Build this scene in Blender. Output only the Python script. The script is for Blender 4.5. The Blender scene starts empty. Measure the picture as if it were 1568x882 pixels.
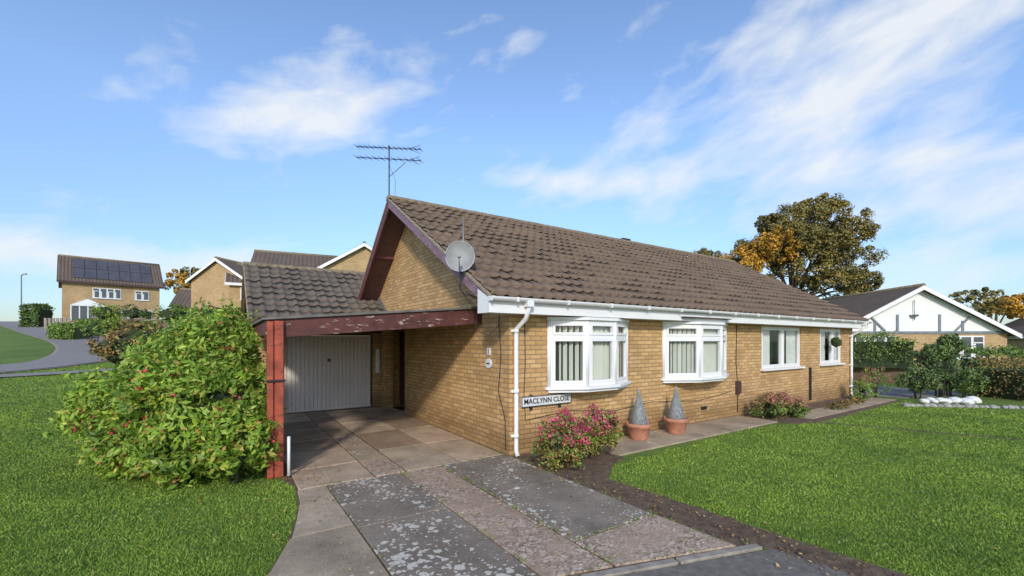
import bpy, math, random
import numpy as np
from mathutils import Vector, Matrix
random.seed(7); rng=np.random.default_rng(7)
scene=bpy.context.scene
COL=scene.collection
# house-aligned world, near corner of the bungalow = origin
CX,CY,CH=-3.72,-5.63,1.82
def cw(R,D): return (CX+.5559*D+.8313*R, CY+.8309*D-.5565*R)
def dirw(r,d):
    x=.5559*d+.8313*r; y=.8309*d-.5565*r; n=math.hypot(x,y); return (x/n,y/n)
def sst(a,b,v):
    t=np.clip((v-a)/(b-a),0,1); return t*t*(3-2*t)
def terr(x,y):
    x=np.asarray(x,float); y=np.asarray(y,float)
    rx=x-CX; ry=y-CY
    D=.5559*rx+.8309*ry; R=.8313*rx-.5565*ry
    sp=1.6*np.logaddexp(0,(D-13)/1.6)
    sp=sp-3*np.logaddexp(0,(sp-47)/3)
    w=np.clip((3-R)/6,0,1); w=w*w*(3-2*w)
    w=w*(1-sst(-6.5,-3.4,x)*(1-sst(14,20,y)))
    return .1*sp*w-.0003
def tz(x,y): return float(terr(x,y))
# ---------------------------------------------------------------- materials
def newmat(name):
    m=bpy.data.materials.new(name); m.use_nodes=True
    nt=m.node_tree; b=nt.nodes['Principled BSDF']; return m,nt,b
def N(nt,t,**kw):
    n=nt.nodes.new(t)
    for k,v in kw.items(): setattr(n,k,v)
    return n
def ramp(nt,fac,stops):
    r=N(nt,'ShaderNodeValToRGB'); cr=r.color_ramp
    while len(cr.elements)>1: cr.elements.remove(cr.elements[-1])
    cr.elements[0].position=stops[0][0]; cr.elements[0].color=(*stops[0][1],1)
    for p,c in stops[1:]:
        e=cr.elements.new(p); e.color=(*c,1)
    nt.links.new(fac,r.inputs[0]); return r.outputs[0]
def noise(nt,scale,detail=4,rough=.55,vec=None,dist=0):
    n=N(nt,'ShaderNodeTexNoise'); n.inputs['Scale'].default_value=scale; n.inputs['Detail'].default_value=detail
    n.inputs['Roughness'].default_value=rough; n.inputs['Distortion'].default_value=dist
    if vec is not None: nt.links.new(vec,n.inputs['Vector'])
    return n.outputs['Fac']
def geo(nt): return N(nt,'ShaderNodeNewGeometry')
def mix(nt,a,b,fac,mode='MIX'):
    m=N(nt,'ShaderNodeMix',data_type='RGBA',blend_type=mode)
    for inp,v in ((m.inputs[6],a),(m.inputs[7],b),(m.inputs[0],fac)):
        if isinstance(v,bpy.types.NodeSocket): nt.links.new(v,inp)
        elif isinstance(v,(int,float)): inp.default_value=v
        else: inp.default_value=(*v,1)
    return m.outputs[2]
def math_(nt,op,a,b=None,c=None):
    m=N(nt,'ShaderNodeMath',operation=op)
    for i,v in enumerate((a,b,c)):
        if v is None: continue
        if isinstance(v,bpy.types.NodeSocket): nt.links.new(v,m.inputs[i])
        else: m.inputs[i].default_value=v
    return m.outputs[0]
def bump(nt,b,h,strength=.4,dist=.01):
    n=N(nt,'ShaderNodeBump'); n.inputs['Strength'].default_value=strength; n.inputs['Distance'].default_value=dist
    nt.links.new(h,n.inputs['Height']); nt.links.new(n.outputs[0],b.inputs['Normal'])
def N_sep(nt,col):
    s=N(nt,'ShaderNodeSeparateColor'); nt.links.new(col,s.inputs[0]); return s.outputs[0]
def ramp_f(nt,f,a,b_,mx=1.0):
    r=N(nt,'ShaderNodeMapRange'); nt.links.new(f,r.inputs[0]); r.inputs[1].default_value=a; r.inputs[2].default_value=b_; r.inputs[4].default_value=mx; return r.outputs[0]
def plain(name,col,rough=.6,var=.15,scale=6,metal=0,bmp=0):
    m,nt,b=newmat(name); g=geo(nt)
    f=noise(nt,scale,5,.6,g.outputs['Position'])
    lo=tuple(c*(1-var) for c in col); hi=tuple(min(1,c*(1+var)) for c in col)
    nt.links.new(ramp(nt,f,[(.3,lo),(.7,hi)]),b.inputs['Base Color'])
    b.inputs['Roughness'].default_value=rough; b.inputs['Metallic'].default_value=metal
    if bmp: bump(nt,b,noise(nt,scale*12,4,.6,g.outputs['Position']),bmp,.01)
    return m
def brickmat(name,c1,c2,mortar):
    m,nt,b=newmat(name); g=geo(nt)
    uv=N(nt,'ShaderNodeTexCoord').outputs['UV']
    t=N(nt,'ShaderNodeTexBrick'); nt.links.new(uv,t.inputs['Vector'])
    t.inputs['Scale'].default_value=1; t.inputs['Brick Width'].default_value=.225; t.inputs['Row Height'].default_value=.075
    t.inputs['Mortar Size'].default_value=.008; t.inputs['Mortar Smooth'].default_value=.15
    t.inputs['Color1'].default_value=(*c1,1); t.inputs['Color2'].default_value=(*c2,1); t.inputs['Mortar'].default_value=(*mortar,1)
    f=noise(nt,.9,5,.6,g.outputs['Position'])
    v=ramp(nt,f,[(.3,(.84,.82,.80)),(.7,(1.1,1.09,1.07))])
    c=mix(nt,t.outputs['Color'],v,1.0,'MULTIPLY')
    f2=noise(nt,45,3,.7,g.outputs['Position'])
    c=mix(nt,c,ramp(nt,f2,[(.3,(.78,.76,.74)),(.7,(1.15,1.15,1.15))]),.8,'MULTIPLY')
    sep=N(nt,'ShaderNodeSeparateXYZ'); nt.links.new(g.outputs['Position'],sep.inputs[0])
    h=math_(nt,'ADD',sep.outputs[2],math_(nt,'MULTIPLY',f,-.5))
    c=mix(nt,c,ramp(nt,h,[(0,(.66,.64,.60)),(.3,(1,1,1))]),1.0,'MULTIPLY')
    nt.links.new(c,b.inputs['Base Color']); b.inputs['Roughness'].default_value=.85
    hh=math_(nt,'ADD',math_(nt,'MULTIPLY',t.outputs['Fac'],-1),math_(nt,'MULTIPLY',f2,.5))
    bump(nt,b,hh,.6,.008)
    return m
M={}
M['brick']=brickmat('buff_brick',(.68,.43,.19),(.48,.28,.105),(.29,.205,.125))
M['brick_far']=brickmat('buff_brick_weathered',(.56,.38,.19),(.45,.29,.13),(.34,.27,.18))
M['brown_brick']=brickmat('brown_brick',(.25,.15,.09),(.18,.11,.07),(.2,.17,.13))
def tilemat(name,base,rib=False):
    m,nt,b=newmat(name); g=geo(nt); P=g.outputs['Position']
    f=noise(nt,.8,6,.65,P); f2=noise(nt,26,4,.7,P)
    lo=tuple(c*.85 for c in base); hi=tuple(c*1.16 for c in base)
    c=ramp(nt,f,[(.3,lo),(.7,hi)])
    c=mix(nt,c,ramp(nt,f2,[(.3,(.82,.82,.82)),(.68,(1.13,1.13,1.13))]),.8,'MULTIPLY')
    f3=noise(nt,16,5,.8,P)
    c=mix(nt,c,(.30,.26,.17),ramp(nt,f3,[(.68,(0,0,0)),(.75,(.6,.6,.6))]))
    b.inputs['Roughness'].default_value=.9
    uv=N(nt,'ShaderNodeTexCoord').outputs['UV']; s=N(nt,'ShaderNodeSeparateXYZ'); nt.links.new(uv,s.inputs[0])
    if rib:
        r1=math_(nt,'FRACT',math_(nt,'MULTIPLY',s.outputs[1],1/.33))
        r2=math_(nt,'SINE',math_(nt,'MULTIPLY',s.outputs[0],2*math.pi/.28))
        bump(nt,b,math_(nt,'ADD',math_(nt,'MULTIPLY',r1,-1),math_(nt,'MULTIPLY',r2,.4)),1,.05)
        c=mix(nt,c,ramp(nt,r1,[(0,(.55,.55,.55)),(.15,(1,1,1))]),1.0,'MULTIPLY')
    else: bump(nt,b,f2,.3,.01)
    nt.links.new(c,b.inputs['Base Color']); return m
M['tile']=tilemat('concrete_roof_tile',(.165,.112,.075))
M['tile_dark']=tilemat('garage_roof_tile',(.135,.108,.083))
M['tile_far']=tilemat('distant_roof_tile',(.15,.105,.075),True)
M['ridge']=plain('ridge_tile',(.22,.17,.10),.85,.4,9,bmp=.3)
M['white']=plain('white_upvc',(.80,.79,.77),.35,.04,3)
M['whitewall']=plain('white_render',(.78,.77,.74),.8,.06,2)
M['greybeam']=plain('grey_timber',(.18,.20,.22),.7,.2,4)
M['mortar']=plain('verge_mortar',(.33,.27,.19),.9,.3,14,bmp=.4)
M['maroon']=plain('maroon_barge',(.14,.04,.04),.6,.35,8,bmp=.2)
M['purple']=plain('faded_purple_barge',(.24,.14,.17),.6,.35,7,bmp=.2)
M['darksoffit']=plain('dark_soffit',(.12,.06,.05),.8,.2,5)
def peel(name,base,chip,th):
    m,nt,b=newmat(name); g=geo(nt); mp=N(nt,'ShaderNodeMapping'); nt.links.new(g.outputs['Position'],mp.inputs[0]); mp.inputs['Scale'].default_value=(3,3,14)
    f=noise(nt,2.2,6,.7,mp.outputs[0]); f2=noise(nt,5,4,.6,g.outputs['Position'])
    c=ramp(nt,f2,[(.3,tuple(x*.55 for x in base)),(.7,tuple(x*1.3 for x in base))])
    c=mix(nt,c,chip,ramp(nt,f,[(th,(0,0,0)),(th+.03,(1,1,1))]))
    nt.links.new(c,b.inputs['Base Color']); b.inputs['Roughness'].default_value=.7; bump(nt,b,f,.4,.01); return m
M['beam']=peel('peeling_maroon_paint',(.10,.03,.024),(.40,.33,.28),.60)
M['post']=peel('faded_red_paint',(.38,.075,.035),(.13,.045,.035),.57)
M['felt']=plain('roof_felt',(.15,.135,.12),.9,.3,5)
M['garagedoor']=plain('garage_door_paint',(.86,.78,.73),.55,.05,2)
M['brownframe']=plain('brown_frame',(.07,.035,.03),.6,.2,6)
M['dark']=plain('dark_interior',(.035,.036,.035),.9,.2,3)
M['blind']=plain('vertical_blind',(.74,.74,.66),.8,.06,4)
M['curtain']=plain('net_curtain',(.72,.72,.70),.8,.1,7)
M['grey']=plain('galvanised_metal',(.33,.34,.35),.45,.15,12,metal=.6)
M['dish']=plain('dish_grey',(.25,.25,.24),.55,.15,8)
M['cable']=plain('black_cable',(.02,.02,.02),.6,.1,8)
M['terracotta']=plain('terracotta',(.46,.20,.12),.8,.25,10,bmp=.2)
M['soil']=plain('soil',(.14,.09,.055),.95,.5,9,bmp=1)
M['asphalt']=plain('asphalt',(.18,.155,.13),.9,.35,16,bmp=.8)
M['roadgrey']=plain('road_asphalt',(.23,.21,.195),.9,.12,4,bmp=.3)
M['kerb']=plain('kerb_concrete',(.31,.265,.215),.9,.3,10,bmp=.5)
M['stone']=plain('edging_stone',(.36,.34,.30),.9,.35,5,bmp=.6)
M['black']=plain('sign_black',(.015,.015,.018),.5,.1,5)
M['signwhite']=plain('sign_white',(.66,.66,.64),.45,.08,6)
M['solar']=plain('solar_panel',(.085,.08,.09),.4,.2,1)
M['conegrey']=plain('weathered_wicker',(.27,.28,.28),.8,.35,20,bmp=.5)
M['bark']=plain('bark',(.10,.078,.055),.95,.35,8,bmp=.7)
def glassmat():
    m,nt,b=newmat('window_glass'); nt.nodes.remove(b)
    gl=N(nt,'ShaderNodeBsdfGlossy'); gl.inputs['Roughness'].default_value=.02; tr=N(nt,'ShaderNodeBsdfTransparent')
    tr.inputs[0].default_value=(.88,.91,.89,1)
    lw=N(nt,'ShaderNodeLayerWeight'); lw.inputs[0].default_value=.5
    fac=math_(nt,'ADD',math_(nt,'MULTIPLY',math_(nt,'POWER',lw.outputs['Facing'],3.5),.75),.07)
    mx=N(nt,'ShaderNodeMixShader'); nt.links.new(fac,mx.inputs[0]); nt.links.new(tr.outputs[0],mx.inputs[1]); nt.links.new(gl.outputs[0],mx.inputs[2])
    nt.links.new(mx.outputs[0],nt.nodes['Material Output'].inputs[0]); return m
M['glass']=glassmat()
def fglass():
    m,nt,b=newmat('reflective_window'); b.inputs['Base Color'].default_value=(.07,.08,.09,1); b.inputs['Roughness'].default_value=.05; b.inputs['Specular IOR Level'].default_value=.8
    return m
M['fglass']=fglass()
def slabmat(name,lo,hi,T,spotcol=(.66,.60,.50),agg=False):
    m,nt,b=newmat(name); g=geo(nt); P=g.outputs['Position']
    c=ramp(nt,g.outputs['Random Per Island'],[(0,lo),(1,hi)])
    f=noise(nt,1.6,6,.65,P); c=mix(nt,c,ramp(nt,f,[(.28,(.62,.60,.57)),(.7,(1.25,1.22,1.17))]),1.0,'MULTIPLY')
    f2=noise(nt,70,3,.7,P); c=mix(nt,c,ramp(nt,f2,[(.3,(.65,.65,.65)),(.7,(1.3,1.3,1.3))]),.8,'MULTIPLY')
    h=f2
    if agg:
        v=N(nt,'ShaderNodeTexVoronoi',voronoi_dimensions='2D'); v.inputs['Scale'].default_value=42; nt.links.new(P,v.inputs['Vector'])
        cc=ramp(nt,N_sep(nt,v.outputs['Color']),[(0,(.16,.115,.08)),(.35,(.31,.225,.165)),(.65,(.46,.33,.245)),(1,(.64,.54,.43))])
        c=mix(nt,c,cc,ramp_f(nt,noise(nt,2.5,4,.7,P),.35,.6,.85)); h=v.outputs['Distance']
    if T:
        pn=N(nt,'ShaderNodeMix',data_type='VECTOR')
        nn=N(nt,'ShaderNodeTexNoise'); nn.inputs['Scale'].default_value=16; nn.inputs['Detail'].default_value=4; nt.links.new(P,nn.inputs['Vector'])
        pn.inputs[0].default_value=.06; nt.links.new(P,pn.inputs[4]); nt.links.new(nn.outputs['Color'],pn.inputs[5])
        drift=noise(nt,1.1,3,.6,P); tot=None
        for sc in (9,20):
            v=N(nt,'ShaderNodeTexVoronoi',voronoi_dimensions='2D'); v.inputs['Scale'].default_value=sc; nt.links.new(pn.outputs[1],v.inputs['Vector'])
            rnd=N_sep(nt,v.outputs['Color'])
            rad=math_(nt,'MULTIPLY',math_(nt,'SUBTRACT',math_(nt,'ADD',rnd,math_(nt,'MULTIPLY',drift,4.0)),T+.3),.45)
            rad=math_(nt,'MINIMUM',rad,.46)
            k=ramp_f(nt,math_(nt,'SUBTRACT',rad,v.outputs['Distance']),0,.06)
            tot=k if tot is None else math_(nt,'MAXIMUM',tot,k)
        k=math_(nt,'MULTIPLY',tot,ramp_f(nt,noise(nt,55,3,.7,P),.30,.46))
        c=mix(nt,c,spotcol,math_(nt,'MULTIPLY',k,.85))
    f4=noise(nt,4.5,6,.75,P); c=mix(nt,c,(.09,.068,.04),ramp_f(nt,f4,.60,.75,.6))
    nt.links.new(c,b.inputs['Base Color']); b.inputs['Roughness'].default_value=1.0; b.inputs['Specular IOR Level'].default_value=.2; bump(nt,b,h,.6,.008); return m
M['slab_tan']=slabmat('tan_concrete_slab',(.31,.225,.155),(.54,.415,.305),2.95)
M['slab_dark']=slabmat('lichened_dark_slab',(.24,.198,.158),(.285,.238,.192),2.02)
M['slab_left']=slabmat('worn_concrete',(.36,.285,.205),(.43,.345,.25),2.6)
M['agg']=slabmat('exposed_aggregate',(.38,.275,.20),(.43,.325,.24),2.65,agg=True)
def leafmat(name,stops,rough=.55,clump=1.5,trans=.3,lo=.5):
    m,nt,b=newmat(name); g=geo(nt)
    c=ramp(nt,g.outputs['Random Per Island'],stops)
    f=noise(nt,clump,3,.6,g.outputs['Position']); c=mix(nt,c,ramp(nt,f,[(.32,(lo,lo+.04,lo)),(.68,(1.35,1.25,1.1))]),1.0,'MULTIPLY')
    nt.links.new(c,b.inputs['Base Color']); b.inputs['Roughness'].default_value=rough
    if trans:
        t=N(nt,'ShaderNodeBsdfTranslucent'); nt.links.new(c,t.inputs[0]); mx=N(nt,'ShaderNodeMixShader'); mx.inputs[0].default_value=trans
        nt.links.new(b.outputs[0],mx.inputs[1]); nt.links.new(t.outputs[0],mx.inputs[2]); nt.links.new(mx.outputs[0],nt.nodes['Material Output'].inputs[0])
    return m
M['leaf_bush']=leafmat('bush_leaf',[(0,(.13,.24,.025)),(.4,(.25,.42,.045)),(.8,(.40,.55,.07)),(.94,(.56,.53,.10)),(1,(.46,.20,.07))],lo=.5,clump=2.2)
M['leaf_dark']=leafmat('dark_leaf',[(0,(.05,.09,.022)),(.6,(.10,.18,.04)),(1,(.20,.28,.07))],trans=0)
M['leaf_hedge']=leafmat('hedge_leaf',[(0,(.07,.13,.02)),(.6,(.15,.26,.035)),(1,(.28,.38,.07))],trans=0)
M['leaf_rust']=leafmat('russet_leaf',[(0,(.10,.10,.03)),(.35,(.22,.16,.05)),(.65,(.36,.18,.06)),(1,(.20,.28,.06))],trans=0)
M['leaf_tree']=leafmat('tree_leaf',[(0,(.11,.105,.03)),(.5,(.20,.175,.04)),(.9,(.29,.22,.05)),(1,(.42,.26,.03))],clump=.35,trans=0,lo=.55)
M['leaf_orange']=leafmat('autumn_leaf',[(0,(.30,.18,.02)),(.5,(.58,.30,.02)),(1,(.70,.38,.03))],clump=.5,trans=0)
M['pink']=leafmat('pink_petal',[(0,(.5,.04,.13)),(.6,(.75,.09,.25)),(1,(.75,.25,.32))],clump=4)
M['dryflower']=leafmat('faded_flower',[(0,(.42,.15,.13)),(1,(.6,.32,.25))],clump=4)
M['red']=leafmat('red_bloom',[(0,(.80,.02,.06)),(1,(.88,.08,.22))],clump=4,trans=0)
M['fallen']=leafmat('fallen_leaf',[(0,(.20,.10,.04)),(.5,(.42,.24,.07)),(1,(.55,.42,.18))],clump=4,trans=0)
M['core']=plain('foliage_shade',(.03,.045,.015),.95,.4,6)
M['grass']=leafmat('grass_blade',[(0,(.105,.185,.015)),(.6,(.175,.285,.026)),(.95,(.26,.37,.055)),(1,(.44,.41,.17))],clump=.8,trans=0,lo=.68,rough=.8)
def groundmat():
    m,nt,b=newmat('lawn_ground'); P=geo(nt).outputs['Position']
    f=noise(nt,.35,6,.65,P); f2=noise(nt,30,4,.75,P); f3=noise(nt,2.2,6,.75,P)
    c=ramp(nt,f,[(.3,(.10,.17,.018)),(.7,(.165,.255,.034))])
    c=mix(nt,c,ramp(nt,f2,[(.25,(.45,.5,.45)),(.7,(1.4,1.3,1.2))]),.9,'MULTIPLY')
    c=mix(nt,c,ramp(nt,f3,[(.35,(.66,.72,.62)),(.7,(1.2,1.12,1.0))]),1.0,'MULTIPLY')
    nt.links.new(c,b.inputs['Base Color']); b.inputs['Roughness'].default_value=.9; bump(nt,b,f2,.9,.03); return m
M['ground']=groundmat()
# ---------------------------------------------------------------- mesh builder
class MB:
    def __init__(s): s.v=[]; s.f=[]; s.m=[]; s.mats=[]; s.sm=[]
    def mi(s,k):
        if k not in s.mats: s.mats.append(k)
        return s.mats.index(k)
    def face(s,pts,mat,smooth=False):
        i=len(s.v); s.v+= [tuple(map(float,p)) for p in pts]; s.f.append(tuple(range(i,i+len(pts)))); s.m.append(s.mi(mat)); s.sm.append(smooth)
    def hexa(s,p,mat):
        i=len(s.v); s.v+=[tuple(map(float,q)) for q in p]
        for f in ((3,2,1,0),(4,5,6,7),(0,1,5,4),(1,2,6,5),(2,3,7,6),(3,0,4,7)):
            s.f.append(tuple(i+k for k in f)); s.m.append(s.mi(mat)); s.sm.append(False)
    def box(s,x0,x1,y0,y1,z0,z1,mat): s.hexa([(x0,y0,z0),(x1,y0,z0),(x1,y1,z0),(x0,y1,z0),(x0,y0,z1),(x1,y0,z1),(x1,y1,z1),(x0,y1,z1)],mat)
    def obox(s,fr,a0,a1,b0,b1,z0,z1,mat):
        ox,oy,ux,uy,nx,ny=fr
        P=lambda a,b,z:(ox+ux*a+nx*b,oy+uy*a+ny*b,z)
        s.hexa([P(a0,b1,z0),P(a1,b1,z0),P(a1,b0,z0),P(a0,b0,z0),P(a0,b1,z1),P(a1,b1,z1),P(a1,b0,z1),P(a0,b0,z1)],mat)
    def prism(s,poly,z0,z1,mat):
        n=len(poly); i=len(s.v); s.v+=[(x,y,z0) for x,y in poly]+[(x,y,z1) for x,y in poly]
        ar=sum(poly[k][0]*poly[(k+1)%n][1]-poly[(k+1)%n][0]*poly[k][1] for k in range(n))
        fl=(lambda t:t) if ar>0 else (lambda t:t[::-1])
        s.f.append(fl(tuple(i+k for k in range(n))[::-1])); s.f.append(fl(tuple(i+n+k for k in range(n))))
        for k in range(n): s.f.append(fl((i+k,i+(k+1)%n,i+n+(k+1)%n,i+n+k)))
        s.m+= [s.mi(mat)]*(n+2); s.sm+=[False]*(n+2)
    def tube(s,pts,r,mat,n=8,cap=True):
        pts=[Vector(p) for p in pts]; rs=r if isinstance(r,(list,tuple)) else [r]*len(pts)
        base=len(s.v); up=None
        for k,p in enumerate(pts):
            d=(pts[min(k+1,len(pts)-1)]-pts[max(k-1,0)]).normalized()
            if up is None: up=d.orthogonal().normalized()
            up=(up-d*up.dot(d)); up=up.normalized() if up.length>1e-6 else d.orthogonal().normalized()
            w=d.cross(up)
            for j in range(n):
                a=2*math.pi*j/n; q=p+(up*math.cos(a)+w*math.sin(a))*rs[k]; s.v.append(tuple(q))
        for k in range(len(pts)-1):
            for j in range(n):
                a=base+k*n+j; b=base+k*n+(j+1)%n
                s.f.append((a,b,b+n,a+n)); s.m.append(s.mi(mat)); s.sm.append(True)
        if cap:
            s.f.append(tuple(base+j for j in range(n))[::-1]); s.f.append(tuple(base+(len(pts)-1)*n+j for j in range(n)))
            s.m+=[s.mi(mat)]*2; s.sm+=[False]*2
    def lathe(s,c,prof,mat,n=24):
        base=len(s.v)
        for r,z in prof:
            for j in range(n):
                a=2*math.pi*j/n; s.v.append((c[0]+r*math.cos(a),c[1]+r*math.sin(a),c[2]+z))
        for k in range(len(prof)-1):
            for j in range(n):
                a=base+k*n+j; b=base+k*n+(j+1)%n; s.f.append((a,b,b+n,a+n)); s.m.append(s.mi(mat)); s.sm.append(True)
    def wall(s,fr,L,z0,z1,ops,mat,reveal=.09):
        ox,oy,ux,uy,nx,ny=fr
        P=lambda a,b,z:(ox+ux*a+nx*b,oy+uy*a+ny*b,z)
        ops=sorted(ops); cur=0
        def q(a0,a1,c0,c1):
            if a1-a0>1e-4 and c1-c0>1e-4: s.face([P(a0,0,c0),P(a1,0,c0),P(a1,0,c1),P(a0,0,c1)],mat)
        for (a0,a1,c0,c1) in ops:
            q(cur,a0,z0,z1); q(a0,a1,z0,c0); q(a0,a1,c1,z1); cur=a1
            R=-reveal
            s.face([P(a0,0,c0),P(a0,R,c0),P(a0,R,c1),P(a0,0,c1)],mat); s.face([P(a1,0,c0),P(a1,0,c1),P(a1,R,c1),P(a1,R,c0)],mat)
            s.face([P(a0,0,c1),P(a0,R,c1),P(a1,R,c1),P(a1,0,c1)],mat); s.face([P(a0,0,c0),P(a1,0,c0),P(a1,R,c0),P(a0,R,c0)],mat)
        q(cur,L,z0,z1)
    def build(s,name,parent=None,bevel=0):
        me=bpy.data.meshes.new(name); me.from_pydata(s.v,[],s.f)
        for k in s.mats: me.materials.append(M[k])
        me.polygons.foreach_set('material_index',s.m); me.polygons.foreach_set('use_smooth',s.sm)
        uvl=me.uv_layers.new(name='UVMap')
        me.update()
        V=np.array(s.v); uvs=np.zeros((len(me.loops),2))
        for p in me.polygons:
            n=p.normal
            if abs(n.z)>.95: t=Vector((1,0,0)); b=Vector((0,1,0))
            else:
                t=Vector((-n.y,n.x,0)).normalized(); b=n.cross(t)
            for li,vi in zip(p.loop_indices,p.vertices):
                q=V[vi]; uvs[li]=(q[0]*t.x+q[1]*t.y+q[2]*t.z+50, q[0]*b.x+q[1]*b.y+q[2]*b.z+50)
        uvl.data.foreach_set('uv',uvs.ravel())
        ob=bpy.data.objects.new(name,me); COL.objects.link(ob)
        if parent: ob.parent=parent
        if bevel:
            md=ob.modifiers.new('bevel','BEVEL'); md.width=bevel; md.segments=2; md.limit_method='ANGLE'
        return ob
def empty(name):
    e=bpy.data.objects.new(name,None); COL.objects.link(e); return e
def fast(name,V,F,mat,parent=None,smooth=False):
    V=np.asarray(V,np.float32); F=np.asarray(F,np.int32); me=bpy.data.meshes.new(name)
    me.vertices.add(len(V)); me.vertices.foreach_set('co',V.ravel())
    n,k=F.shape; me.loops.add(n*k); me.loops.foreach_set('vertex_index',F.ravel())
    me.polygons.add(n); me.polygons.foreach_set('loop_start',np.arange(n,dtype=np.int32)*k)
    try: me.polygons.foreach_set('loop_total',np.full(n,k,np.int32))
    except Exception: pass
    if smooth: me.polygons.foreach_set('use_smooth',np.ones(n,bool))
    me.update(calc_edges=True); me.validate()
    me.materials.append(M[mat]); ob=bpy.data.objects.new(name,me); COL.objects.link(ob)
    if parent: ob.parent=parent
    return ob
def unit(n):
    v=rng.normal(size=(n,3)); return v/np.linalg.norm(v,axis=1,keepdims=True)
def leafmesh(name,C,Nn,l,asp,mat,parent=None):
    n=len(C); t=np.cross(Nn,unit(n)); t/=np.linalg.norm(t,axis=1,keepdims=True)+1e-9; b=np.cross(Nn,t)
    L=(l*rng.uniform(.6,1.25,n))[:,None]; W=L*asp
    V=np.stack([C-t*L*.5,C+b*W*.5-Nn*L*.08,C+t*L*.5-Nn*L*.12,C-b*W*.5-Nn*L*.08],1).reshape(-1,3)
    F=np.arange(n*4).reshape(n,4); return fast(name,V,F,mat,parent)
def clumpy(clumps,sub,per,subr=.3,zmin=None,flat=1.0):
    Cs=[];Ns=[]
    for (x,y,z,rx,ry,rz) in clumps:
        d=unit(sub); d[:,2]=np.abs(d[:,2])*1.0-(rng.random(sub)<.4)*np.abs(d[:,2])*1.7
        f=rng.uniform(.62,1.0,sub)[:,None]; sc=np.array([x,y,z])+d*f*np.array([rx,ry,rz])
        sr=subr*min(rx,ry,rz)*rng.uniform(.6,1.3,sub)
        for c,r in zip(sc,sr):
            e=unit(per); e[:,2]=np.where(rng.random(per)<.5,np.abs(e[:,2]),e[:,2])
            rr=(r*rng.uniform(.5,1.15,per)**.6)[:,None]
            Cs.append(c+e*rr*np.array([1,1,flat])); nn=e+unit(per)*.7+np.array([0,0,.3]); Ns.append(nn/np.linalg.norm(nn,axis=1,keepdims=True))
    C=np.concatenate(Cs);Nn=np.concatenate(Ns)
    if zmin is not None:
        k=C[:,2]>zmin+.01; C=C[k];Nn=Nn[k]
    return C,Nn
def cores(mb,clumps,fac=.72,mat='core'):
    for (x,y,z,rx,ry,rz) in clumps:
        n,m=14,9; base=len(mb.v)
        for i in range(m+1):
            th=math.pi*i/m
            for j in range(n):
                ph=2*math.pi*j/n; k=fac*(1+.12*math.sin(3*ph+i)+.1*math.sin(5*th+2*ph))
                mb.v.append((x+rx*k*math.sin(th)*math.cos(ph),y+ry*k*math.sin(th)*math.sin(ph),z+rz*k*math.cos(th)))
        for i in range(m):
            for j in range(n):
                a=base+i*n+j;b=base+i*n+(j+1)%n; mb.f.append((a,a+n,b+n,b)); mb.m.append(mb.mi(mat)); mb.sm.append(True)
def bush(name,clumps,sub,per,l,mat,asp=.5,zmin=0,subr=.3,extra=None,core=.72):
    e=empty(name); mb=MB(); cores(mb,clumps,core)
    for c in clumps:
        for k in range(3):
            a=random.uniform(0,6.28); mb.tube([(c[0]+.05*math.cos(a),c[1]+.05*math.sin(a),zmin-.05),(c[0]+c[3]*.3*math.cos(a),c[1]+c[4]*.3*math.sin(a),c[2]),(c[0]+c[3]*.6*math.cos(a),c[1]+c[4]*.6*math.sin(a),c[2]+c[5]*.5)],[.02,.014,.006],'bark',5)
    mb.build('stems',e)
    C,Nn=clumpy(clumps,sub,per,subr,zmin); leafmesh('foliage',C,Nn,l,asp,mat,e)
    if extra:
        for (nm,m2,cnt,l2,asp2,tops) in extra:
            idx=rng.choice(len(C),cnt); CC=C[idx]
            if tops: idx=np.argsort(-C[:,2]+rng.normal(size=len(C))*.10)[:len(C)//3]; CC=C[rng.choice(idx,cnt)]
            rep=9; CC=np.repeat(CC+np.array([-.02,-.04,.035]),rep,0)+rng.normal(size=(cnt*rep,3))*l2*.7
            leafmesh(nm,CC,unit(len(CC)),l2,asp2,m2,e)
    return e
# ---------------------------------------------------------------- ground sheet
def spaced(lim,fine,step):
    a=list(np.arange(-fine,fine+.01,step)); s=step; x=fine; out=[]
    while x<lim: s*=1.25; x+=s; out.append(x)
    return np.array([-q for q in out[::-1]]+a+out)
gR=spaced(900,36,1.0); gD=spaced(900,36,1.0)+20
RR,DD=np.meshgrid(gR,gD); X=CX+.5559*DD+.8313*RR; Y=CY+.8309*DD-.5565*RR; Z=terr(X,Y)
nr,nd=len(gR),len(gD); idx=np.arange(nr*nd).reshape(nd,nr)
F=np.stack([idx[:-1,:-1],idx[:-1,1:],idx[1:,1:],idx[1:,:-1]],-1).reshape(-1,4)
fast('ground',np.stack([X,Y,Z],-1).reshape(-1,3),F,'ground',smooth=True)
# ---------------------------------------------------------------- grass blades
dl_y=np.array([-6,-3.2,-1.8,-1.3,-.83,-.3,.34,1,9]); dl_x=np.array([-4.6,-4.0,-3.44,-3.25,-3.125,-3.03,-2.98,-3.1,-3.2])
def is_lawn(x,y):
    left=(x<np.interp(y,dl_y,dl_x)-.01+.02*np.sin(9*y)+.012*np.sin(23*y))
    edge=np.interp(x,[.5,.8,1.0,5.3,6.6,7.2,13.6],[-1.55,-1.45,-1.2,-.95,-1.2,-1.5,-1.4])
    lx=np.interp(y,[-8,-4.56,-4,-3.1,-1.6,-1],[1.2,.68,.6,.55,.45,.5])
    wob=.035*np.sin(7*x+3*y)+.02*np.sin(17*y)
    right=(x>lx+wob)&(y<edge+wob)&(x<13.5)&~((x>7.35-.38*(y+1.35)-.06)&(x<7.35-.38*(y+1.35)+.06))
    return left|right
n=480000
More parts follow.
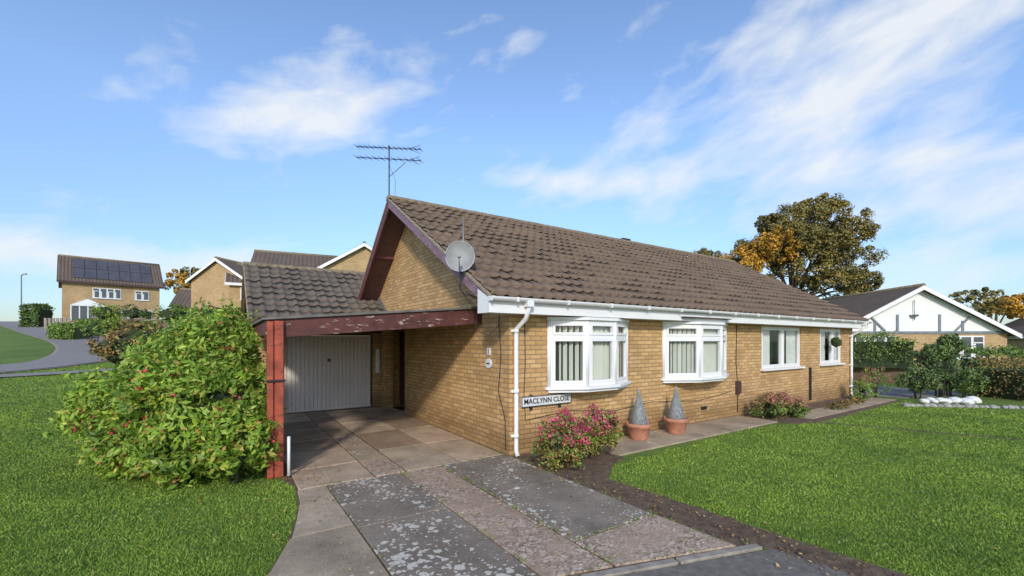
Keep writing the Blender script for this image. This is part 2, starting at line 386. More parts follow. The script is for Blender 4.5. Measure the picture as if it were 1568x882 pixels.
D=2.6*np.exp(rng.random(n)*math.log(20/2.6)); R=rng.uniform(-1.28,1.28,n)*D
x,y=cw(R,D); k=is_lawn(x,y); x=x[k];y=y[k];D=D[k]; n=len(x)
z=terr(x,y); h=(.016+.0006*D)*rng.uniform(.5,1.35,n); w=.0013*D*rng.uniform(.6,1.2,n)+.001
a=rng.uniform(0,6.283,n); lean=rng.uniform(0,1.5,n)*h; la=rng.uniform(0,6.283,n)
V=np.empty((n,3,3)); V[:,0]=np.stack([x-np.cos(a)*w,y-np.sin(a)*w,z],-1); V[:,1]=np.stack([x+np.cos(a)*w,y+np.sin(a)*w,z],-1)
V[:,2]=np.stack([x+np.cos(la)*lean,y+np.sin(la)*lean,z+h],-1)
fast('grass',V.reshape(-1,3),np.arange(n*3).reshape(n,3),'grass')
# ---------------------------------------------------------------- driveway
dr=empty('driveway'); mb=MB()
mb.prism([(-3.2,9),(-3.18,1),(-2.98,.34),(-3.03,-.3),(-3.125,-.83),(-3.25,-1.3),(-3.44,-1.8),(-4.0,-3.2),(-3.4,-2.56),(-1.46,-3.13),(.23,-3.66),(.05,-3.4),(.02,0),(0,6.3)],-.05,.008,'soil')
g=.007
def slab(pts,mat,z=.024): mb.prism(pts,-.03,z+random.uniform(-.004,.004),mat)
def rs(x0,x1,y0,y1,mat):
    j=lambda:random.uniform(-.004,.004)
    slab([(x0+g+j(),y0+g+j()),(x1-g+j(),y0+g+j()),(x1-g+j(),y1-g+j()),(x0+g+j(),y1-g+j())],mat)
slab([(-2.66,-2.76),(-2.66,-1.25),(-3.22,-1.25),(-3.42,-1.8),(-3.9,-2.45)],'slab_left')
slab([(-2.66,-1.23),(-2.66,.12),(-2.98,.12),(-3.01,-.3),(-3.11,-.83),(-3.2,-1.23)],'slab_left')
rs(-2.65,-1.7,-1.35,.12,'slab_dark'); slab([(-2.64,-2.78),(-1.71,-3.04),(-1.71,-1.37),(-2.64,-1.37)],'slab_dark')
slab([(-1.69,-3.05),(-1.13,-3.21),(-1.13,-1.6),(-1.69,-1.6)],'agg'); rs(-1.7,-1.12,-1.59,.12,'agg')
rs(-1.11,0,-1.3,.12,'slab_dark'); rs(-1.11,0,-2.72,-1.31,'slab_dark')
slab([(-1.1,-3.22),(.03,-3.57),(0,-2.74),(-1.1,-2.74)],'agg')
yy=.14
for i,dy in enumerate((.85,1.0,.9,1.1,.95,1.25)):
    rs(-2.97,-2.05,yy,yy+dy,'slab_tan'); rs(-2.04,-1.62,yy,yy+dy,'slab_left' if i%2 else 'agg')
    yy+=dy
yy=.14
for dy in (1.35,1.45,1.3,1.9):
    rs(-1.6,-.78,yy,yy+dy,'slab_tan' if dy!=1.35 else 'slab_left'); rs(-.77,-.03,yy,yy+dy,'slab_tan'); yy+=dy
rs(-.0,1.0,4.75,6.28,'slab_tan')
mb.build('slabs',dr,bevel=.005)
mb=MB(); mb.prism([(-6.5,-1.9),(-3.95,-2.5),(-1.46,-3.25),(.25,-3.78),(.33,-4.4),(.75,-6.5),(.8,-12),(-12,-12),(-12,-1.0)],-.05,.014,'asphalt')
mb.build('pavement')
mb=MB()
for i in range(5):
    t0,t1=i/5,(i+1)/5-.006
    A=lambda t:(-3.95+t*4.18,-2.42-t*1.24)
    a0,a1=A(t0),A(t1); mb.prism([(a0[0]-.02,a0[1]-.07),(a1[0]-.02,a1[1]-.07),a1,a0],-.05,.026,'kerb')
mb.build('kerb',bevel=.006)
P=[]
for (xa,ya,xb,yb,c) in ((-1.7,-3,-1.7,.1,260),(-1.11,-3.2,-1.11,.1,520),(-1.1,-2.73,0,-2.73,160),(-2.65,-2.7,-2.65,.1,90),(-2.95,.13,0,.13,160),(0,-3.5,0,0,400),(-3.95,-2.4,.2,-3.62,260),(-.02,.2,-.02,4.5,120)):
    t_=rng.random(c); cl=(np.sin(t_*37+xa)+np.sin(t_*91))>.2; t_=t_[cl]
    P.append(np.stack([xa+(xb-xa)*t_+rng.normal(0,.014,len(t_)),ya+(yb-ya)*t_+rng.normal(0,.014,len(t_)),np.full(len(t_),.034)],-1))
P=np.concatenate(P); leafmesh('joint_weeds',P,unit(len(P)),.03,.35,'leaf_hedge')
mb=MB(); mb.prism([(.0,0),(.02,-3.5),(.23,-3.72),(.33,-4.4),(.6,-5.4),(.9,-5.6),(.66,-4.4),(.56,-3.1),(.5,-1.6),(1.1,-1.15),(1.45,-1.05),(1.45,0)],-.05,.010,'soil')
mb.prism([(6.6,-.02),(6.6,-1.15),(7.3,-1.45),(13.4,-1.3),(13.4,-.02)],-.05,.010,'soil')
mb.prism([(7.30,-1.4),(7.40,-1.4),(8.70,-4.85),(10.8,-10.4),(10.65,-10.4),(8.58,-4.85)],-.05,.006,'soil')
mb.build('flower_bed')
mb=MB(); xx=1.47
for i in range(8):
    mb.box(xx+.006,xx+.63,-.92,-.03,-.03,.025,'slab_left'); xx+=.64
for i in range(9): mb.box(7.6+i*.65,7.6+i*.65+.62,-1.2,-.6,-.03,.022,'slab_left')
mb.build('garden_path',bevel=.005)
nn=5000; px=rng.uniform(-.03,.6,nn); py=rng.uniform(-5.2,-.1,nn); k=(px>np.where(py<-3.5,.2,-.04))&~is_lawn(px,py); px,py=px[k],py[k]
V=[];F=[]
for a_,b_ in zip(px,py):
    r=random.uniform(.004,.022)*random.random()**.5; i=len(V)
    for q in ((1,0,0),(-.5,.8,0),(-.5,-.8,0),(0,0,.9)):
        V.append((a_+q[0]*r*random.uniform(.7,1.3),b_+q[1]*r*random.uniform(.7,1.3),.008+q[2]*r))
    F+=[(i,i+1,i+3),(i+1,i+2,i+3),(i+2,i,i+3)]
fast('soil_crumbs',V,F,'soil')
P=[]
for (cx_,cy_,sx,sy,c) in ((.25,-2.6,.25,1.3,260),(-2.85,.7,.18,.5,160),(-1.2,-1.5,1.2,1.5,80),(-1.1,-1.8,.08,.9,120),(-.1,-1,.2,1,80),(1,-3.5,1,1.5,60),(-3.4,-.2,.5,.7,90),(-1.4,3.5,1.2,1.6,60),(.2,-4.2,.2,.4,50),(-6,1,2,2,60)):
    P.append(np.stack([rng.normal(cx_,sx,c),rng.normal(cy_,sy,c),np.full(c,.036)],-1))
P=np.concatenate(P); nn_=unit(len(P))*.35+np.array([0,0,1]); nn_/=np.linalg.norm(nn_,axis=1,keepdims=True)
leafmesh('fallen_leaves',P,nn_,.035,.6,'fallen')
# ---------------------------------------------------------------- roof tiles helper
def tiles(name,o,u,L,v,S,mat,parent,g=.335,per=.22,amp=.026,step=.05,ns=8):
    o=np.array(o,float);u=np.array(u,float);v=np.array(v,float); nrm=np.cross(u,v); nrm=nrm*np.sign(nrm[2])
    cols=int(L/per*ns)+1; a=np.linspace(0,L,cols); ph=(a/per)%1
    prof=np.where(ph<.5,np.sin(np.clip(ph/.5,0,1)*math.pi),0)*amp+np.where(ph>=.5,-.15*np.sin((ph-.5)/.5*math.pi),0)*amp
    rows=[];vv=0
    while vv<S-.01:
        v1=min(vv+g,S); jit=rng.normal(0,.0016,int(L/.33)+2)[(a/.33).astype(int)]
        rows.append((vv+jit*1.2,-.004+jit*0)); rows.append((vv+jit*1.2,step+jit)); rows.append((v1+jit*0,jit*0+.004)); vv=v1
    V=[]
    for q,off in rows:
        hh=prof+off; V.append(o+a[:,None]*u+np.asarray(q)[:,None]*v+hh[:,None]*nrm)
    V=np.concatenate(V); nr_=len(rows); I=np.arange(nr_*cols).reshape(nr_,cols)
    F=np.stack([I[:-1,:-1],I[:-1,1:],I[1:,1:],I[1:,:-1]],-1).reshape(-1,4)
    return fast(name,V,F,mat,parent)
# ---------------------------------------------------------------- brick bungalow
BW=empty('brick_bungalow')
X0,X1=-.55,14.0; YE,YR=-.3,4.25; ZE,ZR=2.5,5.13; S=math.hypot(ZR-ZE,YR-YE); vf=(0,(YR-YE)/S,(ZR-ZE)/S)
tiles('front_roof_slope',(X0,YE-.04,ZE-.02),(1,0,0),X1-X0,vf,S+.04,'tile',BW)
YL=6.95; ZL=3.08; S2=math.hypot(YL-YR,ZR-ZL); vb=(0,(YR-YL)/S2,(ZR-ZL)/S2)
tiles('rear_roof_slope',(X0,YL,ZL),(1,0,0),X1-X0,vb,S2,'tile',BW,ns=6)
mb=MB()
fr=(0,0,1,0,0,-1)
ops=[(7.75,9.95,1.1,2.2),(11.2,12.8,1.12,2.2)]
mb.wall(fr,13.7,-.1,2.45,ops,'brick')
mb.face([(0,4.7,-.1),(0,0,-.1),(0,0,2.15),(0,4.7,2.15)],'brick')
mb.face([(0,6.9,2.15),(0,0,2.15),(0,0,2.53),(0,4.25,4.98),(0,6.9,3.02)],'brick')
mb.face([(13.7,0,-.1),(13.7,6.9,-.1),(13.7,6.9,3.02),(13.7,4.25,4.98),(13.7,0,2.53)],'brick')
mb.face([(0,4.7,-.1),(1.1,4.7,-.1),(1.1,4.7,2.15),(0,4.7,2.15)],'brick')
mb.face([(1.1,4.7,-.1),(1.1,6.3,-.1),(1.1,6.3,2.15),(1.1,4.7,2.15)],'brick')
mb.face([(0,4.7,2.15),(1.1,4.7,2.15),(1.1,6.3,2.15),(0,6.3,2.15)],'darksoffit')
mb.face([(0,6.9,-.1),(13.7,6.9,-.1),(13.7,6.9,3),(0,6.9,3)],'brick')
fg=(-3.05,6.3,1,0,0,-1)
mb.wall(fg,4.15,-.1,2.4,[(.5,2.72,-.1,2.02)],'brick',.12)
mb.face([(-3.05,11.0,-.1),(-3.05,6.3,-.1),(-3.05,6.3,2.4),(-3.05,11.0,2.4)],'brick')
mb.face([(-3.05,11.0,2.4),(-3.05,6.3,2.4),(-3.05,8.65,3.9)],'brick')
mb.box(-.13,.12,5.95,6.295,-.1,2.18,'brick')
mb.build('walls',BW)
mb=MB()
def slopebar(x0,x1,ya,za,yb,zb,top,bot,mat):
    mb.hexa([(x0,ya,za+bot),(x1,ya,za+bot),(x1,yb,zb+bot),(x0,yb,zb+bot),(x0,ya,za+top),(x1,ya,za+top),(x1,yb,zb+top),(x0,yb,zb+top)],mat)
for (xa,xb) in ((X0-.005,X0+.03),(X1-.03,X1+.005)):
    slopebar(xa,xb,YE,ZE,YR,ZR,-.045,-.22,'purple'); slopebar(xa,xb,YR,ZR,YL,ZL,-.045,-.26,'maroon')
for (xa,xb) in ((X0-.02,X0+.09),(X1-.09,X1+.02)):
    slopebar(xa,xb,YE-.02,ZE,YR,ZR,-.002,-.044,'mortar'); slopebar(xa,xb,YR,ZR,YL,ZL,-.002,-.044,'mortar')
slopebar(X0+.03,-.003,YE+.02,ZE,YR,ZR,-.13,-.15,'darksoffit'); slopebar(X0+.03,-.003,YR,ZR,YL,ZL,-.13,-.15,'darksoffit')
slopebar(X0+.09,X1-.09,YE,ZE,YR,ZR,-.03,-.12,'darksoffit'); slopebar(X0+.09,X1-.09,YR,ZR,YL,ZL,-.03,-.12,'darksoffit')
for yy_,zz_ in ((1.3,3.2),(2.9,4.1),(5.5,3.98)): mb.box(X0+.03,-.003,yy_,yy_+.08,zz_-.02,zz_+.07,'maroon')
mb.box(X0-.02,X1+.02,YE-.03,YE-.005,2.23,2.455,'white'); mb.box(X0-.02,X1+.02,YE-.004,-.003,2.235,2.25,'white')
mb.face([(X0-.021,YE-.004,2.23),(X0-.021,0,2.23),(X0-.021,0,2.60),(X0-.021,YE-.004,2.455)],'white')
n_=10
for k in range(n_):
    a0=math.pi*k/n_+math.pi; a1=math.pi*(k+1)/n_+math.pi; r=.058; cy_=YE-.095; cz=2.455
    for rr,fl in ((r,0),(r-.006,1)):
        p=[(X0-.03,cy_+rr*math.cos(a0),cz+rr*math.sin(a0)),(X1+.03,cy_+rr*math.cos(a0),cz+rr*math.sin(a0)),(X1+.03,cy_+rr*math.cos(a1),cz+rr*math.sin(a1)),(X0-.03,cy_+rr*math.cos(a1),cz+rr*math.sin(a1))]
        mb.face(p if not fl else p[::-1],'white',True)
mb.box(X0-.036,X0-.03,YE-.153,YE-.037,2.392,2.458,'white')
for k in range(15):
    xx=X0+.4+k*.98; mb.box(xx,xx+.022,YE-.156,YE-.031,2.392,2.463,'white')
def pipe(x,zb):
    mb.tube([(x,YE-.095,2.40),(x,YE-.095,2.31),(x,YE-.02,2.16),(x,-.07,2.02),(x,-.055,1.9),(x,-.055,zb+.08),(x,-.1,zb)],.036,'white',10)
    for z in (1.95,1.0,.3): mb.tube([(x,-.055,z),(x,-.055,z+.06)],.045,'white',10); mb.box(x-.07,x+.07,-.03,-.002,z+.01,z+.05,'white')
    mb.box(x-.055,x+.055,YE-.15,YE-.035,2.33,2.42,'white')
pipe(.09,.02); pipe(13.45,.02)
mb.build('fascia_and_gutters',BW)
mb=MB(); xx=X0-.02; k=0
while xx<X1:
    x2=min(xx+.44,X1+.02); rr=.125+.004*(k%2); base=[]
    for q in range(9):
        a0=math.pi*q/8; base.append((YR+rr*1.15*math.cos(a0),ZR-.035+rr*.8*math.sin(a0)))
    for q in range(8):
        mb.face([(xx,*base[q]),(x2-.008,*base[q]),(x2-.008,*base[q+1]),(xx,*base[q+1])],'ridge')
    mb.face([(xx,*b_) for b_ in base][::-1],'mortar'); mb.face([(x2-.008,*b_) for b_ in base],'mortar')
    xx=x2; k+=1
mb.box(7.25,7.6,YR-.1,YR+.1,ZR+.02,ZR+.10,'brownframe')
mb.build('ridge_tiles',BW)
GE=5.85; GZ=2.36; GR=8.6; GZR=3.98; Sg=math.hypot(GR-GE,GZR-GZ); vg=(0,(GR-GE)/Sg,(GZR-GZ)/Sg)
tiles('garage_roof_slope',(-3.25,GE,GZ),(1,0,0),3.35,vg,Sg,'tile_dark',BW,per=.25,amp=.032,step=.05)
tiles('garage_rear_roof_slope',(-3.25,2*GR-GE,GZ),(1,0,0),3.35,(0,-vg[1],vg[2]),Sg,'tile_dark',BW,ns=6)
mb=MB()
slopebar(-3.27,-3.17,GE,GZ,GR,GZR,-.002,-.05,'mortar'); slopebar(-3.265,-3.235,GE,GZ,GR,GZR,-.052,-.2,'maroon')
slopebar(-3.27,-3.17,GR,GZR,2*GR-GE,GZ,-.002,-.05,'mortar')
slopebar(-3.16,.05,GE+.02,GZ,GR,GZR,-.03,-.09,'darksoffit')
mb.box(-3.25,-.002,GE-.02,GE+.01,2.12,2.33,'brownframe')
xx=-3.27
while xx<.3:
    base=[(GR+.14*math.cos(math.pi*q/8),GZR-.035+.105*math.sin(math.pi*q/8)) for q in range(9)]
    for q in range(8): mb.face([(xx,*base[q]),(xx+.43,*base[q]),(xx+.43,*base[q+1]),(xx,*base[q+1])],'ridge')
    mb.face([(xx,*b_) for b_ in base][::-1],'mortar'); xx+=.44
slopebar(-.035,-.004,GE,GZ+.06,7.0,GZ+.06+(7.0-GE)*vg[2]/vg[1],.12,0,'felt')
mb.build('garage_roof_trim',BW)
mb=MB(); x0,x1=-2.5,-.38; yd=6.37
xx=x0; pts=[]
while xx<x1-.02:
    pts+= [(xx,yd),(xx+.072,yd),(xx+.080,yd+.03),(xx+.094,yd+.03)]; xx+=.1
pts.append((x1,yd)); pts=[p for p in pts if p[0]<=x1]
for a_,b_ in zip(pts[:-1],pts[1:]): mb.face([(a_[0],a_[1],.04),(b_[0],b_[1],.04),(b_[0],b_[1],1.94),(a_[0],a_[1],1.94)],'garagedoor')
mb.box(x0-.01,x1+.01,yd-.012,yd-.002,1.9,1.96,'garagedoor'); mb.box(x0-.01,x1+.01,yd-.012,yd-.002,.03,.08,'garagedoor')
mb.box(-1.47,-1.40,yd-.04,yd-.003,1.28,1.36,'black'); mb.box(-1.445,-1.425,yd-.06,yd-.041,1.3,1.34,'grey')
mb.box(-2.56,x0-.011,6.31,6.40,0,2.02,'brownframe'); mb.box(x1+.011,-.32,6.31,6.40,0,2.02,'brownframe'); mb.box(-2.56,-.32,6.305,6.41,1.965,2.022,'brownframe')
mb.box(-2.8,-.1,6.26,6.297,2.03,2.2,'brownframe')
mb.build('garage_door',BW)
mb=MB(); mb.box(.42,1.05,6.23,6.29,0,2.08,'brownframe'); mb.box(.5,.97,6.21,6.228,.12,2.0,'maroon'); mb.box(.58,.9,6.2,6.209,1.1,1.85,'fglass')
mb.box(.05,.75,5.2,5.75,.026,.04,'cable')
mb.box(-.26,-.17,6.2,6.29,.95,1.6,'white'); mb.build('front_door',BW)
def panel(mb,fr,L,z0,z1,opener=True,tr=1.88):
    f=.05; ox,oy,ux,uy,nx,ny=fr
    mb.obox(fr,0,f,-.06,0,z0,z1,'white'); mb.obox(fr,L-f,L,-.06,0,z0,z1,'white'); mb.obox(fr,f,L-f,-.06,0,z0,z0+f,'white'); mb.obox(fr,f,L-f,-.06,0,z1-f,z1,'white')
    def sash(c0,c1):
        s_=.042; a0,a1=f+.002,L-f-.002
        mb.obox(fr,a0,a0+s_,-.045,.014,c0,c1,'white'); mb.obox(fr,a1-s_,a1,-.045,.014,c0,c1,'white'); mb.obox(fr,a0+s_,a1-s_,-.045,.014,c0,c0+s_,'white'); mb.obox(fr,a0+s_,a1-s_,-.045,.014,c1-s_,c1,'white')
        P=lambda a,z:(ox+ux*a-nx*.025,oy+uy*a-ny*.025,z)
        mb.face([P(a0+s_,c0+s_),P(a1-s_,c0+s_),P(a1-s_,c1-s_),P(a0+s_,c1-s_)],'glass')
    if opener:
        mb.obox(fr,f,L-f,-.06,0,tr-.03,tr+.03,'white'); sash(tr+.032,z1-f-.002); sash(z0+f+.002,tr-.032)
    else: sash(z0+f+.002,z1-f-.002)
def blinds(mb,fr,L,z0,z1):
    ox,oy,ux,uy,nx,ny=fr; a=.04
    while a<L-.07:
        c=a+.045; th=math.radians(random.uniform(38,56)); w=.040
        da,db=w*math.cos(th),w*math.sin(th)
        P=lambda aa,b,z:(ox+ux*aa+nx*b,oy+uy*aa+ny*b,z)
        mb.face([P(c-da,-.105-db,z0),P(c+da,-.105+db,z0),P(c+da,-.105+db,z1),P(c-da,-.105-db,z1)],'blind'); a+=.105
def bow(xa,xb,z0,z1,name):
    mb=MB(); W=xb-xa; th=math.radians(24); L=W/(1+2*math.cos(th)); pr=L*math.sin(th)
    P=[(xa,-.03),(xa+L*math.cos(th),-.03-pr),(xb-L*math.cos(th),-.03-pr),(xb,-.03)]
    for i in range(3):
        a,b=P[i],P[i+1]; l=math.hypot(b[0]-a[0],b[1]-a[1]); ux,uy=(b[0]-a[0])/l,(b[1]-a[1])/l
        fr=(a[0],a[1],ux,uy,uy,-ux); panel(mb,fr,l,z0,z1,True,z0+.83)
        blinds(mb,fr,l,z0+.05,z1-.05)
    for p in P: mb.tube([(p[0],p[1]+.02,z0),(p[0],p[1]+.02,z1)],.035,'white',8)
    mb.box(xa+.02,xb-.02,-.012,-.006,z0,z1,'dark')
    def off(o): return [(xa-o,-.004),(xa-o,-.03-o*.3),(P[1][0]-o*.5,P[1][1]-o),(P[2][0]+o*.5,P[2][1]-o),(xb+o,-.03-o*.3),(xb+o,-.004)]
    mb.prism(off(.08),z0-.05,z0-.002,'white'); mb.prism(off(.03),z0-.10,z0-.052,'white'); mb.prism(off(.05),z1+.002,z1+.05,'white')
    return mb.build(name,BW,bevel=0)
random.seed(3)
bow(.78,2.66,1.06,2.17,'bow_window'); bow(3.78,6.05,1.06,2.17,'bow_window_second')
mb=MB(); mb.prism([(3.9,-.331),(3.9,-.42),(5.6,-.42),(5.6,-.331)],2.29,2.31,'brownframe')
def flatwin(a0,a1,z0,z1,mull):
    L=a1-a0; w=[0]+mull+[L]
    for q0,q1 in zip(w[:-1],w[1:]): panel(mb,(a0+q0,.03,1,0,0,-1),q1-q0,z0,z1,False)
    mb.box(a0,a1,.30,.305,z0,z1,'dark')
    mb.box(a0-.06,a1+.06,-.09,.02,z0-.05,z0-.002,'white')
    for c0,c1 in ((a0+.05,a0+.62),(a1-.62,a1-.05)):
        x=c0
        while x<c1: mb.face([(x,.12,z0+.05),(x+.03,.10,z0+.05),(x+.03,.10,z1-.05),(x,.12,z1-.05)],'curtain'); mb.face([(x+.03,.10,z0+.05),(x+.06,.12,z0+.05),(x+.06,.12,z1-.05),(x+.03,.10,z1-.05)],'curtain'); x+=.06
flatwin(7.75,9.95,1.1,2.2,[1.15]); flatwin(11.2,12.8,1.12,2.2,[.95])
mb.build('flat_windows',BW)
mb=MB()
mb.tube([(-.02,.25,2.5),(-.025,.28,2.1),(-.02,.22,1.6),(-.02,.3,1.0),(-.02,.1,.6),(-.02,.08,.1)],.007,'cable',5)
mb.tube([(.28,-.012,2.2),(.3,-.012,1.5),(.27,-.012,1.0),(.3,-.012,.55),(1.2,-.012,.62),(2.4,-.012,.52),(3.4,-.012,.6),(5.0,-.012,.5),(6.3,-.012,.62)],.006,'cable',5)
mb.tube([(6.55,-.012,2.2),(6.52,-.012,1.3),(6.6,-.012,.7),(6.58,-.012,.1)],.008,'cable',5)
mb.box(6.5,6.66,-.07,-.002,.55,.85,'brownframe'); mb.box(10.45,10.52,-.05,-.002,.1,1.05,'cable')
mb.box(2.05,2.27,-.008,-.002,.28,.36,'black'); mb.box(5.1,5.32,-.008,-.002,.28,.36,'black')
mb.box(-.025,-.002,.56,.66,1.58,1.70,'signwhite'); mb.box(-.028,-.0255,.60,.62,1.60,1.68,'black')
mb.build('cables_and_vents',BW)
mb=MB(); base=[]; n_=20
for x_,r_ in ((-.002,.085),(-.022,.085),(-.028,.075)):
    base.append([(x_,.62+r_*1.15*math.cos(2*math.pi*j/n_),1.44+r_*math.sin(2*math.pi*j/n_)) for j in range(n_)])
for i in range(2):
    for j in range(n_): mb.face([base[i][j],base[i][(j+1)%n_],base[i+1][(j+1)%n_],base[i+1][j]],'signwhite')
mb.face(base[2],'signwhite')
for j in range(5): mb.box(-.032,-.0285,.565+j*.022,.58+j*.022,1.43,1.452,'black')
mb.build('house_number_plaque')
# ---------------------------------------------------------------- carport
CP=empty('carport'); mb=MB()
def zc(x): return 2.38+(x)*(.27/3.05)
xl=-3.26
mb.hexa([(xl,.86,zc(xl)-.24),(-.002,.86,zc(0)-.26),(-.002,.91,zc(0)-.26),(xl,.91,zc(xl)-.24),(xl,.86,zc(xl)),(-.002,.86,zc(0)),(-.002,.91,zc(0)),(xl,.91,zc(xl))],'beam')
mb.hexa([(xl-.04,.82,zc(xl)+.002),(-.002,.82,zc(0)+.002),(-.002,5.84,zc(0)+.002),(xl-.04,5.84,zc(xl)+.002),(xl-.04,.82,zc(xl)+.035),(-.002,.82,zc(0)+.035),(-.002,5.84,zc(0)+.035),(xl-.04,5.84,zc(xl)+.035)],'felt')
for k in range(8):
    y=1.5+k*.58; mb.hexa([(xl+.08,y,zc(xl)-.13),(-.004,y,zc(0)-.13),(-.004,y+.05,zc(0)-.13),(xl+.08,y+.05,zc(xl)-.13),(xl+.08,y,zc(xl)-.001),(-.004,y,zc(0)-.001),(-.004,y+.05,zc(0)-.001),(xl+.08,y+.05,zc(xl)-.001)],'darksoffit')
mb.box(xl,xl+.05,.912,5.84,zc(xl)-.2,zc(xl)-.003,'maroon')
mb.box(-3.25,-3.18,.80,.858,.02,zc(-3.2)-.02,'post'); mb.box(-3.16,-3.06,.80,.858,.02,zc(-3.1)-.02,'post'); mb.box(-3.178,-3.162,.82,.90,.02,zc(-3.1)-.03,'post')
mb.box(-3.26,-3.04,.78,.80,1.28,1.31,'black')
mb.box(-3.25,-3.13,5.6,5.72,.02,zc(xl)-.2,'maroon')
mb.build('frame',CP,bevel=.004)
mb=MB(); mb.tube([(-3.0,.78,.55),(-3.0,.78,.03)],.020,'white',10); mb.build('drain_pipe',CP)
# ---------------------------------------------------------------- street name sign
SG=empty('street_name_sign'); mb=MB(); sx0,sx1=.20,1.24
mb.box(sx0,sx1,-.045,-.025,.76,.93,'signwhite')
for (a,b,c,d) in ((sx0,sx1,.76,.772),(sx0,sx1,.918,.93),(sx0,sx0+.012,.772,.918),(sx1-.012,sx1,.772,.918)): mb.box(a,b,-.049,-.0455,c,d,'black')
mb.box(.38,.43,-.024,-.002,.70,.95,'cable'); mb.box(.98,1.03,-.024,-.002,.70,.95,'cable')
mb.build('plate',SG)
cu=bpy.data.curves.new('lettering','FONT'); cu.body='MACLYNN CLOSE'; cu.size=.118; cu.extrude=.0015; cu.offset=.002; cu.align_x='CENTER'; cu.align_y='CENTER'; cu.materials.append(M['black'])
t=bpy.data.objects.new('lettering',cu); COL.objects.link(t); t.location=(.72,-.048,.845); t.rotation_euler=(math.pi/2,0,0); t.parent=SG
# ---------------------------------------------------------------- satellite dish
SD=empty('satellite_dish'); mb=MB()
c=Vector((-.66,.40,3.14)); nv=Vector((-.50,-.86,.12)).normalized(); uu=nv.cross(Vector((0,0,1))).normalized(); ww=uu.cross(nv).normalized()
rings=[]
for i in range(7):
    r=.225*i/6; dep=.055*(1-(i/6)**2)
    rings.append([c-nv*dep+(uu*math.cos(2*math.pi*j/28)*r+ww*math.sin(2*math.pi*j/28)*r*1.08) for j in range(28)])
for i in range(6):
    for j in range(28): mb.face([rings[i][j],rings[i][(j+1)%28],rings[i+1][(j+1)%28],rings[i+1][j]],'dish',True)
mb.tube([rings[6][j] for j in range(28)]+[rings[6][0]],.008,'grey',5)
lnb=c+nv*.27-ww*.08; mb.tube([c-ww*.24,c-ww*.25+nv*.12,lnb],.011,'grey',6); mb.tube([lnb+nv*.02,lnb-nv*.07],.025,'dish',8)
bk=c-nv*.07; mb.tube([bk,bk-nv*.08,bk-nv*.08-Vector((0,0,.5)),Vector((-.32,.62,2.55)),Vector((-.02,.68,2.5))],.018,'grey',8)
mb.box(-.02,-.002,.6,.76,2.38,2.62,'grey')
mb.tube([c-nv*.1+Vector((.05,0,-.2)),c-nv*.1+Vector((.05,0,.65))],.008,'grey',6)
mb.tube([bk-Vector((0,0,.1)),bk-Vector((.0,0,.5)),Vector((-.3,.5,2.35)),Vector((-.35,.45,2.0)),Vector((-.2,.3,1.9)),Vector((-.03,.2,2.1))],.006,'cable',5)
mb.tube([bk-Vector((.1,0,.3)),Vector((-.45,.6,2.5)),Vector((-.2,.55,2.25)),Vector((-.02,.5,2.4))],.006,'cable',5)
mb.build('dish_and_mast',SD)
# ---------------------------------------------------------------- tv aerial
TA=empty('tv_aerial'); mb=MB(); m0=Vector((-.47,4.45,4.7)); mb.tube([m0,m0+Vector((0,0,1.74))],.015,'cable',8)
bd=Vector((.62,-.77,-.17)).normalized(); el=Vector((bd.y,-bd.x,0)).normalized()
def yagi(z,L,ne,eh):
    cc=m0+Vector((0,0,z)); a=cc-bd*L*.52; b=cc+bd*L*.48; mb.tube([a,b],.010,'cable',6)
    for i in range(ne):
        p=a+(b-a)*(i/(ne-1)); mb.tube([p-el*eh,p+el*eh],.005,'cable',4); mb.tube([p+Vector((0,0,-.03)),p+Vector((0,0,.03))],.007,'cable',4)
    for s_ in (-1,1): mb.tube([b-bd*.3,b+Vector((0,0,.1*s_))],.005,'cable',4)
yagi(1.68,1.75,14,.12); yagi(1.42,1.75,11,.15)
mb.tube([m0+Vector((0,0,1.0)),m0+bd*.45+Vector((0,0,1.36))],.007,'cable',5); mb.tube([m0+Vector((0,0,1.3)),m0+Vector((.12,-.1,.9)),m0+Vector((.1,-.1,.4))],.004,'cable',5)
mb.build('mast_and_elements',TA)
# ---------------------------------------------------------------- potted cones
for (px_,py_) in ((2.6,-.36),(3.62,-.42)):
    e=empty('potted_wicker_cone'); mb=MB()
    mb.lathe((px_,py_,.025),[(0,.0),(.15,0),(.155,.02),(.205,.22),(.235,.235),(.235,.30),(.215,.30),(.205,.26),(0,.255)],'terracotta')
    mb.lathe((px_,py_,.27),[(.0,0),(.13,.01),(.145,.04),(.10,.25),(.05,.46),(.025,.56),(.03,.60),(.016,.66),(0,.66)],'conegrey',20)
    for k in range(14):
        pts=[]
        for q in range(13):
            tt=q/12; a_=k*2*math.pi/14+tt*2.4; r_=.152*(1-tt)+.018; pts.append((px_+r_*math.cos(a_),py_+r_*math.sin(a_),.30+tt*.56))
        mb.tube(pts,.006,'conegrey',4)
    mb.build('pot_and_cone',e)
e=empty('hanging_topiary_ball'); mb=MB(); cl=[(11.75,-.22,1.78,.15,.15,.15)]; cores(mb,cl,.9); mb.tube([(11.75,-.22,1.9),(11.75,-.22,2.25)],.004,'cable',4); mb.build('chain_and_core',e)
C,Nn=clumpy(cl,90,14,.2); leafmesh('foliage',C,Nn,.03,.5,'leaf_dark',e)
